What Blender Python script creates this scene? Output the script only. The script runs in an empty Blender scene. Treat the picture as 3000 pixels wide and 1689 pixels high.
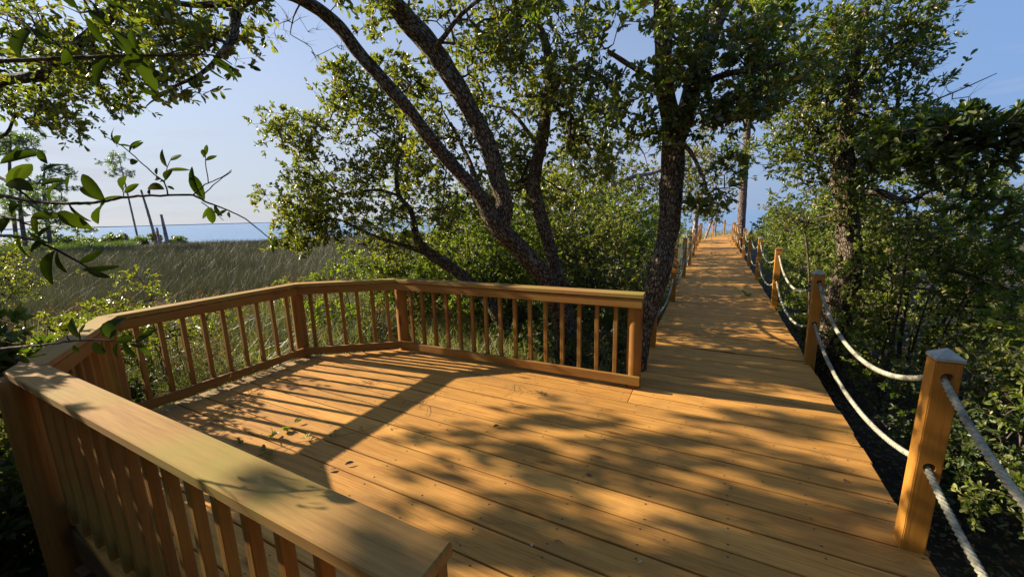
import bpy, bmesh, math, random
import numpy as np
from mathutils import Vector, Matrix, noise

random.seed(7)
RNG = np.random.default_rng(11)
SC = bpy.context.scene
COL = SC.collection

# ------------------------------------------------------------------ camera
FPX, CX, CY, CAMH = 1130.0, 1500.0, 844.5, 1.7
ROLL = math.atan(50 / 1860.0)
PITCH = math.atan(212 * math.cos(ROLL) / FPX)
_F = np.array([0, math.cos(PITCH), -math.sin(PITCH)])
_R = np.array([1.0, 0, 0])
_U = np.cross(_R, _F)
CR = math.cos(ROLL) * _R - math.sin(ROLL) * _U
CU = np.cross(CR, _F)
cam_d = bpy.data.cameras.new('camera')
cam = bpy.data.objects.new('camera', cam_d)
COL.objects.link(cam)
m = Matrix.Identity(4)
for i in range(3):
    m[i][0] = CR[i]; m[i][1] = CU[i]; m[i][2] = -_F[i]
m[2][3] = CAMH
cam.matrix_world = m
cam_d.sensor_width = 36
cam_d.lens = 36 * FPX / 3000
cam_d.clip_start = 0.05
cam_d.clip_end = 30000
SC.camera = cam

# ------------------------------------------------------------------ light
SUN_EL = math.radians(24)
SH = math.radians(-20)                       # direction shadows run on the ground
SUN = np.array([-math.cos(SH) * math.cos(SUN_EL), -math.sin(SH) * math.cos(SUN_EL), math.sin(SUN_EL)])
HAZE = 4.4
w = bpy.data.worlds.new('World'); SC.world = w
w.use_nodes = True
nt = w.node_tree
bg = nt.nodes['Background']
sky = nt.nodes.new('ShaderNodeTexSky')
sky.sky_type = 'NISHITA'; sky.sun_disc = False
sky.sun_elevation = SUN_EL
sky.sun_rotation = math.atan2(SUN[0], SUN[1])
sky.air_density = 1.0; sky.dust_density = 0.6; sky.ozone_density = 4.0
# faint low clouds
tc = nt.nodes.new('ShaderNodeTexCoord')
mp = nt.nodes.new('ShaderNodeMapping'); mp.inputs['Scale'].default_value = (2.2, 2.2, 11)
nz = nt.nodes.new('ShaderNodeTexNoise'); nz.inputs['Scale'].default_value = 2.3; nz.inputs['Detail'].default_value = 7
nz.inputs['Roughness'].default_value = .6
rp = nt.nodes.new('ShaderNodeMapRange'); rp.inputs[1].default_value = .52; rp.inputs[2].default_value = .75
sx = nt.nodes.new('ShaderNodeSeparateXYZ')
hr = nt.nodes.new('ShaderNodeMapRange'); hr.inputs[1].default_value = .05; hr.inputs[2].default_value = .3
hr.inputs[3].default_value = .85; hr.inputs[4].default_value = .04
mu = nt.nodes.new('ShaderNodeMath'); mu.operation = 'MULTIPLY'
mixc = nt.nodes.new('ShaderNodeMixRGB'); mixc.inputs['Color2'].default_value = (3.1, 3.1, 3.6, 1)
L = nt.links.new
L(tc.outputs['Generated'], mp.inputs[0]); L(mp.outputs[0], nz.inputs['Vector']); L(nz.outputs[0], rp.inputs[0])
L(tc.outputs['Generated'], sx.inputs[0]); L(sx.outputs[2], hr.inputs[0])
L(rp.outputs[0], mu.inputs[0]); L(hr.outputs[0], mu.inputs[1]); L(mu.outputs[0], mixc.inputs['Fac'])
tint = nt.nodes.new('ShaderNodeMixRGB'); tint.blend_type = 'MULTIPLY'; tint.inputs['Fac'].default_value = 1
tint.inputs['Color2'].default_value = (.88, 1.0, 1.14, 1)
L(sky.outputs[0], tint.inputs['Color1'])
# pale summer haze low in the sky, brighter towards the sun
hz = nt.nodes.new('ShaderNodeMapRange'); hz.interpolation_type = 'SMOOTHSTEP'
hz.inputs[1].default_value = -.02; hz.inputs[2].default_value = .75; hz.inputs[3].default_value = .93; hz.inputs[4].default_value = .3
L(sx.outputs[2], hz.inputs[0])
dt = nt.nodes.new('ShaderNodeVectorMath'); dt.operation = 'DOT_PRODUCT'; dt.inputs[1].default_value = (-.93, .37, 0)
L(tc.outputs['Generated'], dt.inputs[0])
hc = nt.nodes.new('ShaderNodeValToRGB'); e_ = hc.color_ramp.elements
e_[0].position = .1; e_[0].color = (.17, .36, .76, 1); e_[1].position = .86; e_[1].color = (.70, .735, .81, 1)
dm = nt.nodes.new('ShaderNodeMapRange'); dm.inputs[1].default_value = -1; dm.inputs[2].default_value = 1
L(dt.outputs['Value'], dm.inputs[0]); L(dm.outputs[0], hc.inputs[0])
hs = nt.nodes.new('ShaderNodeMixRGB'); hs.blend_type = 'MULTIPLY'; hs.inputs['Fac'].default_value = 1; hs.inputs['Color2'].default_value = (HAZE, HAZE, HAZE, 1)
L(hc.outputs[0], hs.inputs['Color1'])
hm = nt.nodes.new('ShaderNodeMixRGB'); L(hz.outputs[0], hm.inputs['Fac']); L(tint.outputs[0], hm.inputs['Color1']); L(hs.outputs[0], hm.inputs['Color2'])
L(hm.outputs[0], mixc.inputs['Color1']); L(mixc.outputs[0], bg.inputs['Color'])
bg.inputs['Strength'].default_value = 0.081
sd = bpy.data.lights.new('sun', 'SUN'); sd.energy = 5.0; sd.angle = math.radians(.55); sd.color = (1, .86, .66)
so = bpy.data.objects.new('sun', sd); COL.objects.link(so)
so.rotation_euler = Vector(SUN).to_track_quat('Z', 'Y').to_euler()
SC.view_settings.view_transform = 'Standard'; SC.view_settings.look = 'None'
SC.view_settings.exposure = 1.25; SC.view_settings.gamma = 1
SC.view_settings.use_curve_mapping = False

# ------------------------------------------------------------------ coordinates
TA = math.radians(27.5)                      # heading of the boardwalk
CA, SA = math.cos(TA), math.sin(TA)
def W(u, v, z=0.0):                          # boardwalk frame (u across, v along) to world
    return np.array([u * CA + v * SA, -u * SA + v * CA, z])
def at(px, py, Y):                           # a point seen at a photo pixel, Y metres ahead
    d = _F + CR * (px - CX) / FPX - CU * (py - CY) / FPX
    return np.array([0, 0, CAMH]) + d * (Y / d[1])
def on(px, py, z=0.0):
    d = _F + CR * (px - CX) / FPX - CU * (py - CY) / FPX
    return np.array([0, 0, CAMH]) + d * ((z - CAMH) / d[2])

# ------------------------------------------------------------------ scene helpers
def props(o, label=None, cat=None, group=None, kind=None):
    if label: o['label'] = label
    if cat: o['category'] = cat
    if group: o['group'] = group
    if kind: o['kind'] = kind
    return o
def empty(name, loc, label, cat, group=None):
    o = bpy.data.objects.new(name, None); COL.objects.link(o)
    o.location = Vector(loc); o.empty_display_size = .1
    return props(o, label, cat, group)
def link(name, me, mat, parent=None):
    o = bpy.data.objects.new(name, me); COL.objects.link(o)
    if mat is not None:
        for mm in (mat if isinstance(mat, (list, tuple)) else [mat]): me.materials.append(mm)
    if parent is not None:
        o.parent = parent; o.matrix_parent_inverse = Matrix.Translation(-parent.location)
    return o

class MB:
    def __init__(s): s.v = []; s.f = []; s.g = []; s.mi = []; s.sm = []
    def add(s, vs, fs, gs, mi=0, smooth=False):
        n = len(s.v); s.v += [tuple(a) for a in vs]; s.g += [tuple(a) for a in gs]
        for q in fs: s.f.append(tuple(i + n for i in q)); s.mi.append(mi); s.sm.append(smooth)
    def bar(s, p0, p1, wd, w_, h_, ch=.003, mi=0, up=None):
        """chamfered bar from p0 to p1 (centre line); wd = width direction"""
        p0 = np.array(p0, float); p1 = np.array(p1, float)
        d = p1 - p0; Ln = np.linalg.norm(d); d /= Ln
        wd = np.array(wd, float); wd -= d * wd.dot(d); wd /= np.linalg.norm(wd)
        ud = np.cross(d, wd)
        a, b = w_ / 2, h_ / 2
        prof = [(a - ch, b), (-a + ch, b), (-a, b - ch), (-a, -b + ch), (-a + ch, -b), (a - ch, -b), (a, -b + ch), (a, b - ch)]
        off = RNG.uniform(-20, 20, 3)
        nseg = max(1, int(Ln / .5))
        vs = []; gs = []
        for k in range(nseg + 1):
            c = p0 + d * Ln * k / nseg
            for x, y in prof:
                vs.append(c + wd * x + ud * y); gs.append((Ln * k / nseg + off[0], x + off[1], y + off[2]))
        fs = []
        for k in range(nseg):
            for i in range(8):
                j = (i + 1) % 8
                fs.append((k * 8 + i, k * 8 + j, k * 8 + 8 + j, k * 8 + 8 + i))
        fs.append(tuple(range(7, -1, -1))); fs.append(tuple(range(nseg * 8, nseg * 8 + 8)))
        s.add(vs, fs, gs, mi)
    def prism(s, poly, z0, z1, gdir, ch=.003, mi=0):
        """flat polygon slab with chamfered rim"""
        poly = [np.array(p[:2], float) for p in poly]; n = len(poly)
        c = sum(poly) / n
        def ins(e):
            out = []
            for i in range(n):
                a, b, d = poly[i - 1], poly[i], poly[(i + 1) % n]
                e1 = (b - a) / np.linalg.norm(b - a); e2 = (d - b) / np.linalg.norm(d - b)
                n1 = np.array([-e1[1], e1[0]]); n2 = np.array([-e2[1], e2[0]])
                bis = n1 + n2; bis /= max(.3, bis.dot(n1)); 
                out.append(b + bis * e)
            return out
        area = sum(poly[i - 1][0] * poly[i][1] - poly[i][0] * poly[i - 1][1] for i in range(n))
        if area < 0: poly = poly[::-1]
        rings = [(ins(ch), z0), (ins(0), z0 + ch), (ins(0), z1 - ch), (ins(ch), z1)]
        g = np.array(gdir[:2], float); g /= np.linalg.norm(g); t = np.array([-g[1], g[0]])
        off = RNG.uniform(-20, 20, 3)
        vs, gs, fs = [], [], []
        for r, z in rings:
            for p in r:
                vs.append((p[0], p[1], z)); gs.append((p.dot(g) + off[0], p.dot(t) + off[1], z + off[2]))
        for k in range(3):
            for i in range(n):
                j = (i + 1) % n
                fs.append((k * n + i, k * n + j, k * n + n + j, k * n + n + i))
        fs.append(tuple(range(n - 1, -1, -1))); fs.append(tuple(range(3 * n, 4 * n)))
        s.add(vs, fs, gs, mi)
    def tube(s, pts, rad, sides=8, mi=0, cap=True, disp=None, smooth=True, ref=None):
        pts = np.array(pts, float); n = len(pts)
        rad = np.full(n, rad, float) if np.isscalar(rad) else np.array(rad, float)
        T = np.gradient(pts, axis=0); T /= np.linalg.norm(T, axis=1)[:, None] + 1e-9
        nn = np.cross(T[0], [0, 0, 1.0]) if abs(T[0][2]) < .9 else np.cross(T[0], [1.0, 0, 0])
        nn /= np.linalg.norm(nn)
        vs, gs = [], []; ln = 0; off = RNG.uniform(-9, 9, 3)
        for k in range(n):
            if k: ln += np.linalg.norm(pts[k] - pts[k - 1])
            nn = nn - T[k] * nn.dot(T[k]); nn /= np.linalg.norm(nn) + 1e-9
            bb = np.cross(T[k], nn)
            for i in range(sides):
                a = 2 * math.pi * i / sides
                r = rad[k]
                if disp: r = r * disp(a, ln, rad[k])
                dirv = nn * math.cos(a) + bb * math.sin(a)
                vs.append(pts[k] + dirv * r)
                gs.append((math.cos(a) * rad[k] + off[0], math.sin(a) * rad[k] + off[1], ln + off[2]))
        fs = []
        for k in range(n - 1):
            for i in range(sides):
                j = (i + 1) % sides
                fs.append((k * sides + i, k * sides + j, (k + 1) * sides + j, (k + 1) * sides + i))
        if cap:
            fs.append(tuple(range(sides - 1, -1, -1))); fs.append(tuple(range((n - 1) * sides, n * sides)))
        s.add(vs, fs, gs, mi, smooth)
    def mesh(s, name):
        me = bpy.data.meshes.new(name)
        me.from_pydata(s.v, [], s.f)
        at_ = me.attributes.new('g', 'FLOAT_VECTOR', 'POINT')
        at_.data.foreach_set('vector', np.array(s.g, np.float32).ravel())
        me.polygons.foreach_set('material_index', s.mi)
        me.polygons.foreach_set('use_smooth', s.sm)
        me.update()
        return me
    def build(s, name, mat, parent=None):
        return link(name, s.mesh(name), mat, parent)

def np_mesh(name, V, F):
    """V (n,3), F (m,k) arrays"""
    me = bpy.data.meshes.new(name)
    k = F.shape[1]
    me.vertices.add(len(V)); me.vertices.foreach_set('co', V.astype(np.float32).ravel())
    me.loops.add(F.size); me.loops.foreach_set('vertex_index', F.astype(np.int32).ravel())
    me.polygons.add(len(F))
    me.polygons.foreach_set('loop_start', np.arange(0, F.size, k, dtype=np.int32))
    me.polygons.foreach_set('loop_total', np.full(len(F), k, np.int32))
    me.update(calc_edges=True)
    return me

# ------------------------------------------------------------------ materials
def mat_new(name):
    M = bpy.data.materials.new(name); M.use_nodes = True
    nt = M.node_tree; return M, nt, nt.nodes, nt.links.new, nt.nodes['Principled BSDF']
def ramp(nodes, stops):
    r = nodes.new('ShaderNodeValToRGB'); el = r.color_ramp.elements
    while len(el) < len(stops): el.new(.5)
    for e, (p, c) in zip(el, stops): e.position = p; e.color = (*c, 1)
    return r
def N(nodes, t, **kw):
    n = nodes.new(t)
    for k, v in kw.items():
        if k in n.inputs: n.inputs[k].default_value = v
        else: setattr(n, k, v)
    return n

def wood(name, c1, c2, c3, rough=.62, soft=0., moss=0., mosscol=(.32, .34, .07), dirt=.25, edge=False):
    M, nt, nd, Lk, P = mat_new(name)
    a = N(nd, 'ShaderNodeAttribute', attribute_name='g')
    mp = N(nd, 'ShaderNodeMapping'); mp.inputs['Scale'].default_value = (1.3, 24, 24)
    Lk(a.outputs['Vector'], mp.inputs[0])
    n1 = N(nd, 'ShaderNodeTexNoise', Scale=1.0, Detail=5.0, Roughness=.6, Distortion=1.2); Lk(mp.outputs[0], n1.inputs['Vector'])
    # rings
    mp2 = N(nd, 'ShaderNodeMapping'); mp2.inputs['Scale'].default_value = (.35, 5, 5); Lk(a.outputs['Vector'], mp2.inputs[0])
    wv = N(nd, 'ShaderNodeTexWave', Scale=3.2, Distortion=5.0, Detail=3.0); wv.bands_direction = 'Y'
    wv.inputs['Detail Scale'].default_value = .8
    Lk(mp2.outputs[0], wv.inputs['Vector'])
    mp3 = N(nd, 'ShaderNodeMapping'); mp3.inputs['Scale'].default_value = (9, 320, 320); Lk(a.outputs['Vector'], mp3.inputs[0])
    n3 = N(nd, 'ShaderNodeTexNoise', Scale=1.0, Detail=3.0); Lk(mp3.outputs[0], n3.inputs['Vector'])
    c3o = c3; c3 = tuple(a * (1 - soft) + b * soft for a, b in zip(c3, c1)); c2 = tuple(a * (1 - soft) + b * soft for a, b in zip(c2, c1))
    r = ramp(nd, [(.25, c3), (.5, c1), (.75, c2)]); c3 = c3o
    ad = N(nd, 'ShaderNodeMath', operation='MULTIPLY_ADD'); ad.inputs[1].default_value = .09; Lk(wv.outputs['Fac'], ad.inputs[0])
    sb = N(nd, 'ShaderNodeMath', operation='SUBTRACT'); sb.inputs[1].default_value = .045; Lk(n1.outputs[0], sb.inputs[0]); Lk(sb.outputs[0], ad.inputs[2])
    Lk(ad.outputs[0], r.inputs[0])
    # knots
    mk = N(nd, 'ShaderNodeMapping'); mk.inputs['Scale'].default_value = (1.3, 4.6, 4.6); Lk(a.outputs['Vector'], mk.inputs[0])
    vk = N(nd, 'ShaderNodeTexVoronoi', Scale=1.0); Lk(mk.outputs[0], vk.inputs['Vector'])
    kr = N(nd, 'ShaderNodeMapRange'); kr.inputs[1].default_value = .05; kr.inputs[2].default_value = .13; kr.inputs[3].default_value = .75; kr.inputs[4].default_value = 0
    Lk(vk.outputs['Distance'], kr.inputs[0])
    kx = N(nd, 'ShaderNodeMixRGB'); kx.inputs['Color2'].default_value = (c3[0] * .35, c3[1] * .3, c3[2] * .3, 1)
    Lk(kr.outputs[0], kx.inputs['Fac']); Lk(r.outputs[0], kx.inputs['Color1'])
    # fine grain
    fg = N(nd, 'ShaderNodeMapRange'); fg.inputs[1].default_value = .3; fg.inputs[2].default_value = .7; fg.inputs[3].default_value = .86; fg.inputs[4].default_value = 1.08
    Lk(n3.outputs[0], fg.inputs[0])
    mx = N(nd, 'ShaderNodeMixRGB', blend_type='MULTIPLY', Fac=1.0); Lk(kx.outputs[0], mx.inputs['Color1']); Lk(fg.outputs[0], mx.inputs['Color2'])
    # per board tone
    ge = N(nd, 'ShaderNodeNewGeometry')
    pr = N(nd, 'ShaderNodeMapRange'); pr.inputs[3].default_value = .8; pr.inputs[4].default_value = 1.12; Lk(ge.outputs['Random Per Island'], pr.inputs[0])
    m2 = N(nd, 'ShaderNodeMixRGB', blend_type='MULTIPLY', Fac=1.0); Lk(mx.outputs[0], m2.inputs['Color1']); Lk(pr.outputs[0], m2.inputs['Color2'])
    # dirt blotches
    nb = N(nd, 'ShaderNodeTexNoise', Scale=1.7, Detail=7.0, Roughness=.65); Lk(ge.outputs['Position'], nb.inputs['Vector'])
    db = N(nd, 'ShaderNodeMapRange'); db.inputs[1].default_value = .5; db.inputs[2].default_value = .72; db.inputs[4].default_value = dirt; Lk(nb.outputs[0], db.inputs[0])
    m3 = N(nd, 'ShaderNodeMixRGB'); m3.inputs['Color2'].default_value = (.13, .085, .045, 1); Lk(db.outputs[0], m3.inputs['Fac']); Lk(m2.outputs[0], m3.inputs['Color1'])
    last = m3
    if moss > 0:
        nm = N(nd, 'ShaderNodeTexNoise', Scale=1.1, Detail=8.0, Roughness=.62); Lk(ge.outputs['Position'], nm.inputs['Vector'])
        mm = N(nd, 'ShaderNodeMapRange'); mm.inputs[1].default_value = .46; mm.inputs[2].default_value = .62; mm.inputs[4].default_value = moss; Lk(nm.outputs[0], mm.inputs[0])
        m4 = N(nd, 'ShaderNodeMixRGB'); m4.inputs['Color2'].default_value = (*mosscol, 1); Lk(mm.outputs[0], m4.inputs['Fac']); Lk(last.outputs[0], m4.inputs['Color1']); last = m4
    if edge:   # weathered, algae-grey rim of the deck along the far railing
        sp = N(nd, 'ShaderNodeMapping'); sp.vector_type = 'POINT'; sp.inputs['Rotation'].default_value = (0, 0, TA)
        Lk(ge.outputs['Position'], sp.inputs[0]); se = N(nd, 'ShaderNodeSeparateXYZ'); Lk(sp.outputs[0], se.inputs[0])
        ne = N(nd, 'ShaderNodeTexNoise', Scale=9.0, Detail=5.0); Lk(ge.outputs['Position'], ne.inputs['Vector'])
        nm_ = N(nd, 'ShaderNodeMath', operation='MULTIPLY_ADD'); nm_.inputs[1].default_value = .3; Lk(ne.outputs[0], nm_.inputs[0]); Lk(se.outputs[0], nm_.inputs[2])
        er = N(nd, 'ShaderNodeMapRange'); er.inputs[1].default_value = -4.28; er.inputs[2].default_value = -4.12; er.inputs[3].default_value = .55; er.inputs[4].default_value = 0
        Lk(nm_.outputs[0], er.inputs[0])
        m5 = N(nd, 'ShaderNodeMixRGB'); m5.inputs['Color2'].default_value = (.23, .21, .11, 1); Lk(er.outputs[0], m5.inputs['Fac']); Lk(last.outputs[0], m5.inputs['Color1']); last = m5
    Lk(last.outputs[0], P.inputs['Base Color'])
    P.inputs['Roughness'].default_value = rough
    P.inputs['Specular IOR Level'].default_value = .2
    bm1 = N(nd, 'ShaderNodeBump', Strength=.35, Distance=.0015); Lk(n3.outputs[0], bm1.inputs['Height'])
    bm2 = N(nd, 'ShaderNodeBump', Strength=.4, Distance=.002); Lk(n1.outputs[0], bm2.inputs['Height']); Lk(bm1.outputs[0], bm2.inputs['Normal'])
    Lk(bm2.outputs[0], P.inputs['Normal'])
    return M

DECK = wood('deck_wood', (.56, .275, .062), (.66, .345, .088), (.37, .16, .035), rough=.75, dirt=.42, edge=True)
RAIL = wood('rail_wood', (.28, .13, .03), (.35, .175, .042), (.17, .075, .018), moss=.2, soft=.2)
CAPW = wood('cap_wood', (.37, .205, .062), (.44, .26, .08), (.26, .135, .04), rough=.85, moss=.6, mosscol=(.255, .24, .045), soft=.25)
POSTW = wood('post_wood', (.48, .21, .035), (.55, .26, .05), (.34, .14, .025), rough=.5, soft=.45)
ROUNDW = wood('round_post_wood', (.31, .145, .032), (.38, .185, .045), (.20, .085, .02), rough=.65, soft=.3)
UNDER = wood('joist_wood', (.16, .09, .04), (.2, .12, .05), (.09, .05, .03))

def simple(name, col, rough=.7, var=.3, scale=20., metal=0., bump=.0):
    M, nt, nd, Lk, P = mat_new(name)
    ge = N(nd, 'ShaderNodeNewGeometry')
    n = N(nd, 'ShaderNodeTexNoise', Scale=scale, Detail=6.0, Roughness=.65); Lk(ge.outputs['Position'], n.inputs['Vector'])
    r = ramp(nd, [(.3, tuple(c * (1 - var) for c in col)), (.7, tuple(min(1, c * (1 + var)) for c in col))])
    Lk(n.outputs[0], r.inputs[0]); Lk(r.outputs[0], P.inputs['Base Color'])
    P.inputs['Roughness'].default_value = rough; P.inputs['Metallic'].default_value = metal
    if bump:
        b = N(nd, 'ShaderNodeBump', Strength=.6, Distance=bump); Lk(n.outputs[0], b.inputs['Height']); Lk(b.outputs[0], P.inputs['Normal'])
    return M
CAP_PALE = simple('weathered_cap', (.36, .37, .33), .55, .3, 30, bump=.001)
CAP_BROWN = simple('copper_brown_cap', (.20, .075, .04), .4, .25, 30, bump=.001)
SCREW = simple('screw_dark', (.05, .035, .025), .5, .3)

def rope_mat():
    M, nt, nd, Lk, P = mat_new('lichened_rope')
    ge = N(nd, 'ShaderNodeNewGeometry')
    n = N(nd, 'ShaderNodeTexNoise', Scale=9.0, Detail=7.0, Roughness=.7); Lk(ge.outputs['Position'], n.inputs['Vector'])
    r = ramp(nd, [(.33, (.12, .12, .10)), (.46, (.34, .33, .26)), (.62, (.46, .43, .33))])
    Lk(n.outputs[0], r.inputs[0])
    n2 = N(nd, 'ShaderNodeTexNoise', Scale=60.0, Detail=3.0); Lk(ge.outputs['Position'], n2.inputs['Vector'])
    r2 = ramp(nd, [(.35, (.55, .57, .5)), (.6, (1, 1, .95))]); Lk(n2.outputs[0], r2.inputs[0])
    mx = N(nd, 'ShaderNodeMixRGB', blend_type='MULTIPLY', Fac=.8); Lk(r.outputs[0], mx.inputs['Color1']); Lk(r2.outputs[0], mx.inputs['Color2'])
    Lk(mx.outputs[0], P.inputs['Base Color']); P.inputs['Roughness'].default_value = .95
    b = N(nd, 'ShaderNodeBump', Strength=.8, Distance=.004); Lk(n2.outputs[0], b.inputs['Height']); Lk(b.outputs[0], P.inputs['Normal'])
    return M
ROPE = rope_mat()

def bark_mat(name, dark, mid, pale, lich, z=.28, sc=34., bump=.02, lichen=.5):
    M, nt, nd, Lk, P = mat_new(name)
    a = N(nd, 'ShaderNodeAttribute', attribute_name='g')
    mp = N(nd, 'ShaderNodeMapping'); mp.inputs['Scale'].default_value = (1, 1, z); Lk(a.outputs['Vector'], mp.inputs[0])
    dn = N(nd, 'ShaderNodeTexNoise', Scale=9.0, Detail=3.0); Lk(mp.outputs[0], dn.inputs['Vector'])
    ds = N(nd, 'ShaderNodeMixRGB', Fac=.06); Lk(mp.outputs[0], ds.inputs['Color1']); Lk(dn.outputs['Color'], ds.inputs['Color2'])
    v = N(nd, 'ShaderNodeTexVoronoi', Scale=sc, feature='DISTANCE_TO_EDGE'); Lk(ds.outputs[0], v.inputs['Vector'])
    hr = N(nd, 'ShaderNodeMapRange'); hr.inputs[1].default_value = .0; hr.inputs[2].default_value = .28; Lk(v.outputs[0], hr.inputs[0])
    n = N(nd, 'ShaderNodeTexNoise', Scale=60.0, Detail=6.0, Roughness=.7); Lk(mp.outputs[0], n.inputs['Vector'])
    hh = N(nd, 'ShaderNodeMath', operation='MULTIPLY'); Lk(hr.outputs[0], hh.inputs[0]); Lk(n.outputs[0], hh.inputs[1])
    r = ramp(nd, [(.04, dark), (.3, mid), (.65, pale)]); Lk(hh.outputs[0], r.inputs[0])
    ln = N(nd, 'ShaderNodeTexNoise', Scale=7.0, Detail=8.0, Roughness=.7); Lk(a.outputs['Vector'], ln.inputs['Vector'])
    lr = N(nd, 'ShaderNodeMapRange'); lr.inputs[1].default_value = .56; lr.inputs[2].default_value = .66; lr.inputs[4].default_value = lichen; Lk(ln.outputs[0], lr.inputs[0])
    mx = N(nd, 'ShaderNodeMixRGB'); mx.inputs['Color2'].default_value = (*lich, 1); Lk(lr.outputs[0], mx.inputs['Fac']); Lk(r.outputs[0], mx.inputs['Color1'])
    Lk(mx.outputs[0], P.inputs['Base Color']); P.inputs['Roughness'].default_value = .95; P.inputs['Specular IOR Level'].default_value = .15
    b = N(nd, 'ShaderNodeBump', Strength=1.0, Distance=bump); Lk(hh.outputs[0], b.inputs['Height']); Lk(b.outputs[0], P.inputs['Normal'])
    return M
BARK = bark_mat('oak_bark', (.022, .016, .011), (.14, .105, .07), (.30, .245, .17), (.30, .30, .21), z=.36, sc=48., lichen=.6)
TWIG = bark_mat('twig_bark', (.05, .035, .025), (.10, .075, .055), (.16, .13, .10), (.22, .22, .17), sc=60, bump=.004)
PBARK = bark_mat('pine_bark', (.05, .035, .03), (.17, .12, .10), (.30, .23, .19), (.3, .27, .23), sc=22, bump=.02)
DEADB = bark_mat('dead_wood', (.16, .11, .10), (.33, .25, .24), (.45, .37, .36), (.4, .35, .34), sc=8, z=.1, bump=.02)

def leaf_mat(name, stops, trans=.35, tcol=(.35, .45, .05), rough=.42, spec=.5, ns=1.3, lo=.7, hi=1.3):
    M, nt, nd, Lk, P = mat_new(name)
    ge = N(nd, 'ShaderNodeNewGeometry')
    r = ramp(nd, stops); Lk(ge.outputs['Random Per Island'], r.inputs[0])
    n = N(nd, 'ShaderNodeTexNoise', Scale=ns, Detail=3.0); Lk(ge.outputs['Position'], n.inputs['Vector'])
    pr = N(nd, 'ShaderNodeMapRange'); pr.inputs[1].default_value = .35; pr.inputs[2].default_value = .65; pr.inputs[3].default_value = lo; pr.inputs[4].default_value = hi
    Lk(n.outputs[0], pr.inputs[0])
    mx = N(nd, 'ShaderNodeMixRGB', blend_type='MULTIPLY', Fac=1.0); Lk(r.outputs[0], mx.inputs['Color1']); Lk(pr.outputs[0], mx.inputs['Color2'])
    Lk(mx.outputs[0], P.inputs['Base Color']); P.inputs['Roughness'].default_value = rough; P.inputs['Specular IOR Level'].default_value = spec
    t = N(nd, 'ShaderNodeBsdfTranslucent'); 
    tm = N(nd, 'ShaderNodeMixRGB', blend_type='MULTIPLY', Fac=1.0); tm.inputs['Color2'].default_value = (*[c * 3.4 for c in tcol], 1)
    sc = N(nd, 'ShaderNodeMixRGB', Fac=.25); sc.inputs['Color2'].default_value = (.3, .4, .1, 1); Lk(mx.outputs[0], sc.inputs['Color1'])
    Lk(sc.outputs[0], tm.inputs['Color1']); Lk(tm.outputs[0], t.inputs['Color'])
    ms = N(nd, 'ShaderNodeMixShader', Fac=trans); Lk(P.outputs[0], ms.inputs[1]); Lk(t.outputs[0], ms.inputs[2])
    Lk(ms.outputs[0], nd['Material Output'].inputs['Surface'])
    return M
OAK = leaf_mat('oak_leaf', [(0.0, (0.0455, 0.065, 0.026)), (0.35, (0.0845, 0.1066, 0.0325)), (0.7, (0.1495, 0.156, 0.0442)), (0.93, (0.247, 0.2145, 0.052)), (1.0, (0.364, 0.208, 0.0455))], rough=.36, spec=.7)
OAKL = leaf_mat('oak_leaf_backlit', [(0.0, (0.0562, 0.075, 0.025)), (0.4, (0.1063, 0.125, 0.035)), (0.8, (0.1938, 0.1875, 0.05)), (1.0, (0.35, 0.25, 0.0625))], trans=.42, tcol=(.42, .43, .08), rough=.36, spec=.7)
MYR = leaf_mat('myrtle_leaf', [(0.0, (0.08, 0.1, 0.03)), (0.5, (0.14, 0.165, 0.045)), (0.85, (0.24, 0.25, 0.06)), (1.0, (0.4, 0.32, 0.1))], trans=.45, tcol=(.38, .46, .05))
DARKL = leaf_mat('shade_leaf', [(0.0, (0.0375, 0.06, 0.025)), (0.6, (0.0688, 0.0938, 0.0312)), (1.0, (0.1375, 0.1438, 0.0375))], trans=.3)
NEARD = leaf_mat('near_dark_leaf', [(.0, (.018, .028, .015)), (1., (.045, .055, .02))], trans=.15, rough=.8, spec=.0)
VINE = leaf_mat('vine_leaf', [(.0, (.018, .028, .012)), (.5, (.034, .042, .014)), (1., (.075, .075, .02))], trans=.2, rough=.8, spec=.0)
PINE = leaf_mat('pine_needles', [(.0, (.10, .13, .08)), (1., (.17, .20, .12))], trans=.3)
GRASSM = leaf_mat('green_grass', [(.0, (.06, .08, .025)), (.3, (.13, .14, .045)), (.5, (.28, .25, .12)), (1., (.50, .43, .27))], trans=.35, tcol=(.34, .38, .12))
REED = leaf_mat('marsh_rush', [(.0, (.035, .03, .018)), (.4, (.07, .06, .035)), (.85, (.115, .10, .06)), (1., (.17, .145, .10))], trans=.12, tcol=(.3, .29, .2), rough=.6, ns=.16, lo=.5, hi=1.45)
SEED = leaf_mat('brown_seedheads', [(.0, (.14, .06, .03)), (.6, (.22, .11, .05)), (1., (.3, .17, .08))], trans=.2, tcol=(.4, .25, .12), rough=.8)
BRIGHT = leaf_mat('bright_marsh_grass', [(.0, (.07, .09, .035)), (1., (.13, .15, .05))], trans=.2)
DEADLEAF = simple('dead_leaf', (.19, .095, .045), .6, .5, 60)
PALEBIT = simple('pale_leaf', (.5, .38, .22), .6, .3, 60)
STRAW = simple('straw', (.30, .17, .09), .7, .4, 40)

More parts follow.
